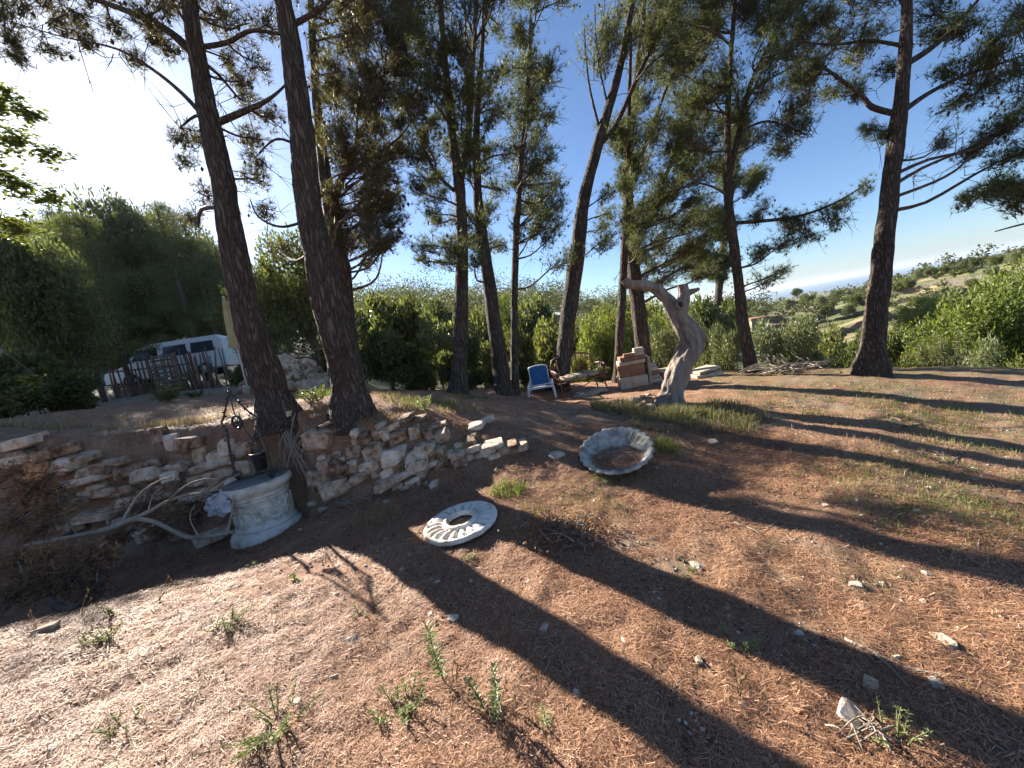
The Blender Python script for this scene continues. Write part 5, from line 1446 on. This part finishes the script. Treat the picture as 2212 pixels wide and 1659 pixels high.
    V, F = lathe_mesh([(.09, H * .48), (.12, H * .52), (.115, H * .6), (.085, H * .8), (.04, H * .95), (.012, H)], 24)
    a = np.arctan2(V[:, 1], V[:, 0]); V[:, :2] *= (1 + .22 * np.cos(a * 6))[:, None]
    MB().add(V + pp, F).build('folded_canopy', M['canvas'], u)
    # red stakes behind the rubble
    for k in range(9):
        q = at(575 + k * 11 + rng.normal(0, 3), 800, 14.5 + rng.uniform(-.5, .8)); q[2] = hz(q[0], q[1]) - .05
        h = rng.uniform(.7, 1.3)
        o = MB().tube([q, q + [rng.normal(0, .04), 0, h]], [.04, .035], 6).build('red_stake', M['rust_paint'], None, origin=q); setp(o, 'reddish brown stake standing behind the rubble heap', 'stake', 'stakes behind the rubble heap')
build_van()

# ------------------------------------------------------------------ needle litter and grass
def polar_pts(n, r0, r1, t0=-62, t1=62):
    r = np.exp(rng.uniform(math.log(r0), math.log(r1), n)); th = np.radians(rng.uniform(t0, t1, n))
    return r * np.sin(th), r * np.cos(th)

def ground_normal(x, y, e=.04):
    hx = (height(x + e, y) - height(x - e, y)) / (2 * e); hy = (height(x, y + e) - height(x, y - e)) / (2 * e)
    return norm(np.stack([-hx, -hy, np.ones_like(hx)], 1))

def lay_needles(n, r0, r1):
    x, y = polar_pts(n, r0, r1)
    keep = fbm(x * 1.3, y * 1.3, seed=21) * .5 + fbm(x * 6, y * 6, seed=22, octv=2) * .35 + .55 > rng.uniform(-.1, .8, n)
    keep &= ~((x > 3.2) & (rng.random(n) < .25))
    x, y = x[keep], y[keep]; n = len(x); rho = np.hypot(x, y)
    N = ground_normal(x, y); z = height(x, y)
    a = rng.uniform(0, 6.28, n) + 0.0
    D = np.stack([np.cos(a), np.sin(a), np.zeros(n)], 1); D = norm(D - N * (D * N).sum(1, keepdims=True) + N * rng.normal(.08, .24, n)[:, None])
    L = rng.uniform(.03, .095, n); W = .0022 * (1 + rho * .26) * rng.uniform(.8, 1.4, n)
    C = np.stack([x, y, z], 1) + N * rng.uniform(.002, .016, n)[:, None]
    S = norm(np.cross(D, N)); e = S * (W / 2)[:, None]
    V = np.stack([C - D * L[:, None] / 2 + e, C - D * L[:, None] / 2 - e, C + D * L[:, None] / 2], 1).reshape(-1, 3)
    return V, np.arange(3 * n).reshape(-1, 3)
lit = MB(); lit.add(*lay_needles(480000, 1.0, 5.5)); lit.add(*lay_needles(150000, 3.5, 12))
setp(lit.build('needle_litter', M['litter'], None, False), 'fallen reddish pine needles strewn over the ground', 'pine needles', None, 'stuff')

def blades(x, y, h, w, lean=.35):
    n = len(x); z = height(x, y)
    a = rng.uniform(0, 6.28, n); l = np.abs(rng.normal(0, lean, n))
    D = norm(np.stack([np.cos(a) * l, np.sin(a) * l, np.ones(n)], 1))
    H = h * rng.uniform(.5, 1.25, n); S = norm(np.cross(D, rng.normal(0, 1, (n, 3))))
    B = np.stack([x, y, z - .01], 1); mid = B + D * H[:, None] * .55; tip = B + D * H[:, None] + np.stack([np.cos(a), np.sin(a), np.full(n, -.3)], 1) * (H * l * .5)[:, None]
    W = (w * rng.uniform(.7, 1.3, n))[:, None]
    V = np.stack([B + S * W / 2, B - S * W / 2, mid - S * W * .4, mid + S * W * .4, tip], 1).reshape(-1, 3)
    b = np.arange(n)[:, None] * 5
    return V, np.concatenate([b + [0, 1, 2], b + [0, 2, 3], b + [3, 2, 4]])

def patch(px, py, rx, ry, n, clump=0):
    """points scattered on the ground inside an ellipse of the frame, measured in metres round its centre"""
    g = gp(px, py); d = zc(g); ax_, ay_ = rx * d / FPX, ry
    a = rng.uniform(0, 6.28, n); q = np.sqrt(rng.random(n))
    x, y = g[0] + np.cos(a) * q * ax_, g[1] + np.sin(a) * q * ay_
    k = fbm(x * 3.1, y * 3.1, seed=44) > rng.uniform(-.7, .6, n)
    return x[k], y[k]

def grass_obj(name, label, mat, specs):
    mb = MB()
    for (px, py, rx, ry, n, h, w) in specs: mb.add(*blades(*patch(px, py, rx, ry, n), h, w))
    setp(mb.build(name, M[mat], None, False), label, 'grass', None, 'stuff')
grass_obj('green_grass', 'thin green grass sprouting through the needles in the sunny right part', 'grass', [
    (2000, 1050, 260, .8, 2600, .07, .005), (2150, 930, 200, .8, 2200, .07, .006), (1900, 880, 300, .8, 2200, .06, .007), (1750, 860, 250, .8, 1600, .06, .007), (2100, 1130, 200, .4, 1300, .06, .0045), (1650, 1180, 300, .6, 500, .04, .004), (1450, 1350, 350, .5, 350, .035, .003), (600, 1480, 400, .4, 260, .035, .003), (1950, 1350, 250, .4, 400, .045, .0035), (1250, 1050, 120, .2, 500, .05, .004),
    (1400, 985, 60, .25, 500, .13, .005), (1440, 975, 30, .18, 260, .20, .005), (1330, 1035, 60, .12, 300, .07, .004), (1100, 1065, 40, .15, 300, .13, .005), (1230, 1090, 110, .2, 800, .05, .004), (1800, 1210, 180, .3, 500, .05, .004),
    (1480, 900, 60, .4, 1300, .12, .006), (390, 858, 70, .5, 900, .16, .008), (690, 858, 40, .4, 400, .16, .008), (900, 868, 90, .4, 900, .10, .007), (1115, 845, 30, .3, 300, .2, .008), (1000, 860, 60, .3, 500, .12, .007)])
grass_obj('dry_grass', 'dry straw coloured grass round the dead olive stump and along the terrace', 'dry_grass', [
    (1340, 880, 60, .5, 500, .15, .005), (1430, 905, 80, .5, 500, .14, .005), (1540, 905, 90, .55, 800, .16, .005), (1600, 890, 60, .5, 600, .14, .005), (900, 868, 140, .5, 2200, .10, .006), (1180, 1130, 110, .2, 1100, .07, .004),
    (1270, 1110, 120, .25, 1000, .07, .004), (820, 1120, 60, .2, 500, .14, .003), (1950, 1000, 280, .8, 1500, .07, .005), (600, 1175, 60, .1, 350, .06, .003), (640, 1150, 40, .08, 250, .08, .003), (760, 880, 70, .3, 500, .10, .005), (1900, 900, 300, .9, 1300, .07, .006), (120, 905, 140, .4, 900, .07, .007), (80, 925, 120, .12, 900, .13, .006), (260, 925, 150, .12, 1100, .12, .006), (420, 915, 110, .12, 700, .12, .006), (800, 905, 140, .15, 700, .08, .005), (400, 890, 180, .4, 900, .07, .007)])

grass_obj('grey_green_herbs', 'low grey green herbs growing round the dead olive stump', 'herb', [(1340, 880, 65, .5, 2200, .15, .006), (1430, 905, 80, .5, 2200, .13, .006), (1540, 905, 90, .55, 2400, .15, .006), (1590, 890, 60, .5, 1000, .13, .006)])

# ------------------------------------------------------------------ weeds
def weed(px, py, h, label, kind='whorl', n=1, spread=.02, mat='weed', lw=(.035, .010)):
    g = gp(px, py); t = thing('weed', label, 'plant', g)
    lf = MB()
    for s in range(n):
        a = rng.uniform(0, 6.28); q = spread * rng.random()
        p0 = g + [q * math.cos(a), q * math.sin(a), -.02]; H = h * rng.uniform(.7, 1.0) if n > 1 else h
        top = p0 + np.array([math.cos(a) * spread * rng.uniform(.5, 2.2), math.sin(a) * spread * rng.uniform(.5, 2.2), H]); mid = (p0 + top) / 2 + rng.normal(0, .012, 3)
        MB().tube([p0, mid, top], [.0035, .003, .0015], 5, res=2).build('stem', M['stem'], t)
        k = max(5, int(H / .022))
        for f in np.linspace(.2, 1, k):
            c = p0 * (1 - f) ** 2 + 2 * mid * f * (1 - f) + top * f * f; m_ = 5
            aa = rng.uniform(0, 6.28) + np.arange(m_) * 1.257 + rng.normal(0, .2, m_)
            D = norm(np.stack([np.cos(aa), np.sin(aa), rng.uniform(.0, .8, m_)], 1))
            lf.add(*leaves_mesh(np.repeat(c[None], m_, 0), D, norm(rng.normal(0, .3, (m_, 3)) + [0, 0, 1]), lw[0] * rng.uniform(.7, 1.3, m_) * (1.2 - .4 * f), lw[1]))
    setp(lf.build('leaves', M[mat], t, False), kind='stuff')
W_ = [
    (968, 1475, .36, 'tall upright weed with whorled leaves at the edge of a trunk shadow', 1, .03, 'weed', (.050, .013)),
    (1062, 1545, .20, 'dark leafy sprig standing in the trunk shadow', 4, .05, 'leaf_olive', (.035, .014)),
    (600, 1568, .12, 'bright green cushion of weeds beside a white stone', 20, .075, 'weed', (.024, .008)),
    (870, 1535, .10, 'small bushy green weed on sunny needles', 12, .06, 'weed', (.026, .010)),
    (270, 1575, .09, 'feathery little weed on the sunny bank', 8, .05, 'weed', (.02, .006)),
    (500, 1350, .09, 'dull green tuft beyond the bright green cushion', 12, .05, 'weed', (.024, .008)),
    (226, 1382, .10, 'yellow green tuft near the lip of the hollow', 12, .05, 'weed', (.022, .008)),
    (243, 1330, .12, 'small grey sprig on the lip of the hollow', 4, .03, 'leaf_olive', (.02, .010)),
    (1187, 1560, .09, 'tiny star shaped seedling in the shaded needles', 2, .02, 'weed', (.04, .006)),
    (1600, 1395, .09, 'small green weed beside the long trunk shadow', 6, .04, 'weed', (.022, .008)),
    (775, 1330, .10, 'pale sprig in the sunny strip between shadows', 3, .03, 'leaf_olive', (.022, .009)),
    (635, 1255, .07, 'little seedling at the edge of the shaded hollow', 3, .02, 'weed', (.03, .012)),
    (545, 1225, .06, 'little seedling below the wellhead', 3, .02, 'weed', (.025, .012)),
    (1015, 1205, .06, 'pair of small blades beside the stone ring', 3, .02, 'weed', (.04, .008)),
    (1500, 1245, .06, 'tiny weed on the sunny needles right of the dry thicket', 4, .03, 'weed', (.02, .008)),
    (215, 868, .30, 'bright pointed young plant on the lip below the van', 7, .09, 'leaf_bright', (.07, .022)),
    (365, 868, .34, 'bright leafy young plant in front of the picket fence', 12, .14, 'leaf_bright', (.07, .024)),
    (425, 858, .26, 'bright leafy young plant beside the slatted pallet', 10, .12, 'leaf_bright', (.07, .024)),
    (690, 868, .24, 'bright young plant between the two thick leaning trunks', 8, .10, 'leaf_bright', (.06, .02)),
    (918, 885, .22, 'pale green weed above the dry stone wall', 6, .08, 'weed', (.05, .016)),
    (1100, 850, .30, 'fern like green plant at the foot of the very thin pine', 10, .10, 'leaf_bright', (.07, .018)),
    (1940, 1610, .14, 'straggly dry weed among the white stones', 6, .07, 'weed', (.02, .006)),
]
for (px, py, h, lab, n, sp, mat, lw) in W_: weed(px, py, h, lab, n=n, spread=sp, mat=mat, lw=lw)
# single upright grass stalks and dry stalks
for (px, py, h, dx, col, lab) in [(1598, 1510, .15, .01, 'grass', 'lone green grass stalk beside the long trunk shadow'), (1075, 1600, .26, .10, 'dry_grass', 'long dry stalk leaning over the dark sprig'), (985, 1480, .18, .03, 'dry_grass', 'thin pale stalk beside the tall upright weed'),
                                  (80, 1365, .16, -.01, 'dry_grass', 'withered seed stalk on the lip of the hollow'), (175, 1335, .20, .10, 'dry_grass', 'bent withered stalk leaning out over the hollow'), (340, 1300, .18, .12, 'dry_grass', 'curved dry stalks hanging over the dark hollow'), (1445, 1000, .36, .03, 'grass', 'tall green grass stalk beside the scalloped basin')]:
    g = gp(px, py); mb = MB()
    for k in range(3):
        v = np.array([dx + rng.normal(0, .015), rng.normal(0, .01), h * (1 - .2 * k)])
        mb.tube([g - [0, 0, .01], g + v * .5 + [rng.normal(0, .008), 0, 0], g + v], [.0022, .0018, .0012], 4, res=2)
        mb.ball(g + v, (.006, .006, .014), 4)
    setp(mb.build('dry_stalk' if col == 'dry_grass' else 'grass_stalk', M[col], None, False, origin=g), lab, 'plant')

# ------------------------------------------------------------------ loose stones and twigs
LS = 'loose stones scattered on the needles'
spots = [(640, 1525, 26, 'white stone beside the bright green cushion of weeds'), (100, 1360, 34, 'pale stone block on the lip of the hollow'), (678, 1087, 26, 'angular white stone at the right foot of the wellhead'), (700, 1100, 24, 'buff stone right of the wellhead'), (760, 1385, 22, 'grey stone in the sun between the iron frame shadow and the trunk shadow'),
         (1835, 1545, 50, 'large flat white stone among the bottom brushwood'), (1880, 1480, 32, 'flat whitish stone in the long trunk shadow'), (2020, 1478, 26, 'pale stone beside the bark strip'), (2040, 1388, 36, 'white rock half buried near the bark strip'), (1395, 1300, 0, ''), (1175, 1358, 22, 'white stone in the broad trunk shadow'), (1865, 1310, 0, ''), (1505, 1222, 24, 'flat tan stone on the sunny needles'),
         (1540, 955, 22, 'pale stone right of the scalloped basin'), (1270, 1440, 0, ''), (835, 1085, 0, ''), (1850, 1265, 24, 'pale round stone on the shaded right slope'), (1200, 985, 30, 'stone left of the scalloped basin'), (1235, 1475, 0, ''), (980, 1335, 20, 'reddish stone behind the tall upright weed')]
for (px, py, s, lab) in spots:
    g = gp(px, py); q = max(14, s) * zc(g) / FPX
    o = place_stone('loose_stone', (STONES if s > 30 else PEBBLES)[rng.integers(8)], g + [0, 0, q * .06], (q * 1.1, q * .8, q * .42), rotz(rng.uniform(0, 6)) @ rotx(rng.normal(0, .2)))
    setp(o, lab or 'small pale stone lying alone on the brown needles', 'stone', LS)
for k in range(130):
    px, py = rng.uniform(0, 2212), rng.uniform(960, 1650) if k < 95 else rng.uniform(1050, 1300)
    if px < 420 and py < 1330: continue
    if k >= 95: px = rng.uniform(640, 1250)
    g = gp(px, py); q = rng.uniform(.010, .030) * (1 + .15 * zc(g))
    o = place_stone('loose_stone', PEBBLES[rng.integers(8)], g + [0, 0, q * .1], (q * 1.2, q * .9, q * .6), rotz(rng.uniform(0, 6)) @ rotx(rng.normal(0, .3)))
    setp(o, 'small pale stone lying alone on the brown needles', 'stone', LS)
# finer gravel and chips, uncountable
gv = MB(); x, y = polar_pts(3000, 1.1, 9, -58, 58); z = height(x, y)
for a, b_, c in zip(x, y, z):
    s = rng.uniform(.004, .011) * (1 + .08 * b_)
    gv.add(OCTV * np.array([s * rng.uniform(.8, 1.6), s, s * .4]) @ rotz(rng.uniform(0, 6)).T + [a, b_, c + s * .3], OCTF)
setp(gv.build('stone_chips', M['pale_stone'], None, False), 'tiny pale stone chips sprinkled through the needles', 'gravel', None, 'stuff')
# broken dark litter: cone scales, bark crumbs
cr = MB(); x, y = polar_pts(2600, 1.0, 7, -58, 58); z = height(x, y)
for a, b_, c in zip(x, y, z):
    s = rng.uniform(.006, .016)
    cr.add(OCTV * np.array([s * rng.uniform(.8, 2.0), s, s * .35]) @ rotz(rng.uniform(0, 6)).T + [a, b_, c + s * .3], OCTF)
setp(cr.build('bark_crumbs', M['cone'], None, False), 'dark crumbs of bark and cone scales in the litter', 'litter', None, 'stuff')

def stick(g, L, a, r, bend=.12, forks=1, lift=.0):
    d = np.array([math.cos(a), math.sin(a), 0]); s = np.array([-d[1], d[0], 0]); mb = MB()
    P = []
    for f in np.linspace(-.5, .5, 6):
        p = g + d * L * f + s * L * bend * math.sin(f * 4 + a) * rng.uniform(.6, 1.2); p[2] = hz(p[0], p[1]) + r * .8 + lift * (.5 + f); P.append(p)
    mb.tube(P, np.linspace(r, r * .45, 6), 6, res=2, noise=.15, seed=int(abs(a) * 50))
    for k in range(forks):
        i = rng.integers(1, 4); w = norm(d * .6 + s * rng.choice([-1, 1]) * .8) * L * rng.uniform(.2, .4); e = P[i] + w; e[2] = hz(e[0], e[1]) + r + lift * rng.random() + .015
        mb.tube([P[i], (P[i] + e) / 2 + [0, 0, .01], e], [r * .6, r * .45, r * .25], 5)
    return mb
TW = 'twigs lying on the needles'
def twig(px, py, Lpx, a, lab, r=.006, forks=1, lift=0):
    g = gp(px, py); L = Lpx * zc(g) / FPX
    setp(stick(g, L, a, r, forks=forks, lift=lift).build('twig', M['dead'], None, origin=g), lab, 'twig', TW)
twig(1130, 1340, 130, .7, 'long forked twig in the broad trunk shadow', .006, 2)
twig(1650, 1140, 110, -.5, 'pale forked twig on the sunny slope', .008, 2)
twig(1985, 1440, 240, -.75, 'long peeling bark covered stick in the lower right', .009, 1)
twig(1400, 1490, 90, .9, 'thin twig between the two long trunk shadows', .004)
twig(905, 1480, 0 + 60, .2, 'small pale twig left of the tall upright weed', .004)
twig(790, 1480, 90, -.4, 'thin grey stick on the sunny left bank', .005)
twig(2150, 1180, 130, -.3, 'slender stick on the grassy right slope', .006)
twig(1160, 1040, 120, .6, 'curved twig on the slope above the stone ring', .007, 2)
for k in range(46):
    px, py = rng.uniform(250, 2150), rng.uniform(1020, 1640)
    if px < 600 and py < 1330: continue
    g = gp(px, py); setp(stick(g, rng.uniform(.08, .30), rng.uniform(0, 3.1), rng.uniform(.002, .0045), forks=rng.integers(0, 2)).build('twig', M['dead'], None, origin=g), 'thin dry twig lying flat on the brown needles', 'twig', TW)
for k in range(26):                                           # larger sticks further back
    px, py = rng.uniform(900, 2200), rng.uniform(850, 1010)
    g = gp(px, py); setp(stick(g, rng.uniform(.2, .6), rng.uniform(0, 3.1), rng.uniform(.004, .008), forks=1).build('twig', M['dead'], None, origin=g), 'dry stick lying on the back of the needle strewn slope', 'twig', TW)

def brush_pile(name, label, px, py, wpx, n, L, h, mat='dead', r=.006, cat='brushwood', leaves=None):
    g = gp(px, py); d = zc(g); t = thing(name, label, cat, g); W = wpx * d / FPX / 2
    for k in range(n):
        a = rng.uniform(0, 6.28); c = g + np.array([rng.normal(0, W * .45), rng.normal(0, W * .3), 0]); c[2] = hz(c[0], c[1])
        v = np.array([math.cos(a), math.sin(a) * .6, 0]) * L * rng.uniform(.4, 1.0)
        z0, z1 = rng.uniform(0, h), rng.uniform(0, h)
        p = [c - v / 2 + [0, 0, z0 * .6], c + rng.normal(0, .05 * L, 3) * [1, 1, .4] + [0, 0, (z0 + z1) / 2 + .02], c + v / 2 + [0, 0, z1]]
        for q in p: q[2] = max(q[2], hz(q[0], q[1]) + .005)
        mb = MB().tube(p, [r * rng.uniform(.7, 1.3), r * .8, r * .35], 5, res=3, noise=.1, seed=k)
        e = p[1] + norm(v + rng.normal(0, L * .4, 3)) * L * .3; e[2] = max(e[2], hz(e[0], e[1])); mb.tube([p[1], e], [r * .5, r * .2], 4)
        mb.build('branch', M[mat], t)
    if leaves:
        m_ = leaves; C = g + np.stack([rng.normal(0, W * .5, m_), rng.normal(0, W * .35, m_), rng.uniform(.0, h, m_)], 1)
        C[:, 2] = height(C[:, 0], C[:, 1]) + rng.uniform(.005, h, m_)
        setp(MB().add(*leaves_mesh(C, norm(rng.normal(0, 1, (m_, 3))), norm(rng.normal(0, 1, (m_, 3))), .03, .016)).build('dead_leaves', M['dry_needles'], t, False), kind='stuff')
brush_pile('dry_thicket', 'tangle of dry twigs and dead red leaves beside the stone ring', 1225, 1160, 170, 42, .30, .12, leaves=1300, r=.005)
brush_pile('brushwood_pile', 'low pile of pale dead branches between the forked pine and the lone pine', 1715, 803, 170, 55, .9, .22, r=.014)
brush_pile('dry_branch', 'dead grey branch sprawling among the white stones at lower right', 1870, 1590, 130, 10, .26, .06, r=.0045)
brush_pile('dry_twig_heap', 'thin dry twigs at the foot of the dry stone wall', 745, 1095, 130, 22, .35, .12, r=.004)

# ------------------------------------------------------------------ hollow: fallen branch, dead brush, log, bag
def fallen_branch():
    y0 = 3.95; g = gp(300, 1175); t = thing('fallen_branch', 'long bare fallen branch lying across the hollow to the wellhead', 'branch', g)
    def pth(L, y): 
        P = [at(px, py, y + k * dy) for k, (px, py, w) in enumerate(L) for dy in (0,)]; return P, [w / 2 * 4.2 / FPX for *_, w in L]
    Y = lambda s: 3.75 + .10 * s
    L = [(55, 1178, 10), (110, 1168, 13), (170, 1157, 15), (235, 1142, 15), (285, 1122, 15), (330, 1126, 14), (365, 1142, 13), (405, 1160, 14), (455, 1158, 14), (507, 1148, 12)]
    P = [at(px, py, 3.72 + .05 * k) for k, (px, py, w) in enumerate(L)]; R = [w / 2 * 2.7 / FPX for *_, w in L]
    MB().tube(P, R, 10, res=5, noise=.12, seed=3).build('main_limb', M['dead'], t)
    for L in ([(285, 1122, 12), (325, 1104, 11), (360, 1084, 9), (400, 1070, 8), (445, 1066, 5), (465, 1072, 3)], [(262, 1130, 9), (285, 1090, 7), (310, 1060, 6), (345, 1038, 5), (372, 1030, 3)], [(360, 1086, 6), (400, 1050, 5), (440, 1035, 4), (470, 1036, 2)],
              [(170, 1158, 6), (150, 1130, 4), (155, 1112, 2)], [(235, 1142, 6), (232, 1105, 5), (250, 1080, 3), (262, 1066, 2)], [(320, 1108, 5), (330, 1070, 3), (352, 1050, 2)], [(180, 1160, 5), (190, 1172, 4), (250, 1178, 3)], [(490, 1155, 7), (500, 1110, 6), (505, 1070, 4)], [(430, 1160, 5), (410, 1120, 3), (420, 1090, 2)]):
        P = [at(px, py, 3.95 + .06 * k) for k, (px, py, w) in enumerate(L)]
        MB().tube(P, [w / 2 * 3.2 / FPX for *_, w in L], 7, res=4, noise=.1, seed=int(L[0][0])).build('side_branch', M['dead'], t)
    tw = MB()
    for k in range(70):
        s = at(rng.uniform(230, 480), rng.uniform(1050, 1140), 4.1 + rng.uniform(-.1, .4)); v = np.array([rng.normal(.1, .15), rng.normal(0, .1), rng.uniform(.0, .22)])
        tw.tube([s, s + v * .6 + rng.normal(0, .02, 3), s + v], [.004, .003, .0015], 3, cap=False)
    setp(tw.build('twigs', M['limb'], t, False), kind='stuff')
fallen_branch()

def dead_brush(label, cl, y, name='dead_conifer_bough'):
    b = gp(cl[0][0], cl[0][1] + 60); t = thing(name, label, 'dead bough', b, 'dead brown boughs dumped in the hollow')
    nd_, tw = MB(), MB()
    for (px, py, rp, dy) in cl:
        C = at(px, py, y + dy); r = rp * zc(C) / FPX
        C[2] = max(C[2], hz(C[0], C[1]) + r * .25)
        out = norm(np.array([rng.normal(0, .6), -.5, -.35]))
        clump_needles(nd_, C, r, out, 1.5, .05, .006, 10, 12, tw, .8)
        A = C - out * r * 1.2
        MB().tube([A, C, C + out * r * .5 - [0, 0, .05]], [.016, .011, .004], 6, res=3).build('branch', M['dead'], t)
    setp(nd_.build('dead_needles', M['dry_needles'], t, False), kind='stuff'); setp(tw.build('twigs', M['limb'], t, False), kind='stuff')
dead_brush('heap of rust brown dead conifer boughs against the layered rock', [(40, 1080, 50, 0), (75, 1040, 36, .1), (100, 1110, 40, 0), (20, 1140, 46, -.1), (30, 1030, 34, .2), (70, 1150, 34, -.1), (110, 1060, 24, .2)], 3.9)
dead_brush('dark drooping dead boughs sagging into the bottom of the hollow', [(40, 1215, 50, 0), (110, 1205, 46, 0), (170, 1215, 44, .1), (210, 1240, 34, .1), (60, 1270, 50, -.1), (130, 1265, 46, 0), (185, 1285, 34, 0), (20, 1300, 46, -.2), (230, 1205, 26, .2)], 3.35)
dead_brush('dry twiggy bough under the fallen branch beside the wellhead', [(330, 1150, 34, .3), (390, 1130, 34, .4), (440, 1110, 30, .5), (300, 1100, 30, .5), (250, 1170, 30, .2)], 3.9)
g = gp(140, 1330) ; P = [at(105, 1295, 3.15), at(140, 1318, 3.05), at(180, 1345, 2.95)]
for p in P: p[2] = max(p[2], hz(p[0], p[1]) + .03)
setp(MB().tube(P, [.03, .034, .03], 12, res=4, noise=.2, seed=5).build('short_log', M['limb'], None, origin=P[1] - [0, 0, .05]), 'short barkless log on the edge of the hollow', 'log')

bg_ = at(475, 1092, 4.25); V, F = lathe_mesh([(math.sin(u) + 1e-3, -math.cos(u)) for u in np.linspace(0, math.pi, 13)], 22)
dsp = 1 + .55 * fbm(V[:, 0] * 1.8 + 3, V[:, 1] * 1.8, V[:, 2] * 1.8, seed=12, octv=4)
V = V * dsp[:, None] * np.array([.125, .07, .105])
setp(MB().add(V + bg_, F).build('plastic_bag', M['bag'], None, False, origin=bg_ - [0, 0, .1]), 'crumpled grey white plastic bag caught in branches beside the wellhead', 'bag')

# dry roots and sticks trailing down the gap between the two stone faces
def roots():
    g = gp(640, 1010); t = thing('dry_roots', 'grey dry roots and sticks trailing down the bank beside the wellhead', 'roots', g)
    for k in range(26):
        a = gp(rng.uniform(600, 700), rng.uniform(890, 925)); c = gp(rng.uniform(610, 690), rng.uniform(980, 1065))
        mid = (a + c) / 2 + np.array([rng.normal(0, .05), -.12 - rng.random() * .08, rng.normal(0, .06)])
        MB().tube([a + [0, -.03, 0], mid, c + [0, -.05, .02]], [.010 * rng.uniform(.5, 1.3), .007, .003], 5, res=4, noise=.12, seed=k).build('root', M['dead'], t)
roots()
# slab bridging the top of the gap
g = gp(610, 902); setp(MB().add((np.array([[x, y, z] for x in (-1, 1) for y in (-1, 1) for z in (-1, 1)], float) * [.2, .12, .025] + rng.normal(0, .012, (8, 3))) @ roty(-.1).T + g + [0, -.05, .03], BOXF).build('flat_stone', M['limestone'], None, False, origin=g), 'thin flat stone on the bank top above the dry roots', 'stone')


# ------------------------------------------------------------------ air over the valley and the sea
def haze():
    H = bpy.data.materials.new('pale_haze'); H.use_nodes = True; nt = H.node_tree; nt.nodes.clear()
    out = nd(nt, 'ShaderNodeOutputMaterial'); pv = nd(nt, 'ShaderNodeVolumePrincipled')
    pv.inputs['Color'].default_value = (.80, .88, 1.0, 1); pv.inputs['Density'].default_value = HAZE_DENSITY; pv.inputs['Anisotropy'].default_value = .35
    nt.links.new(pv.outputs[0], out.inputs['Volume'])
    o = MB().box((0, 0, -15), (25000, 25000, 124)).build('haze', H, None, False)
    setp(o, 'thin pale haze filling the air over the valley and sea', 'haze', None, 'stuff')
HAZE_DENSITY = 1.2e-4
haze()
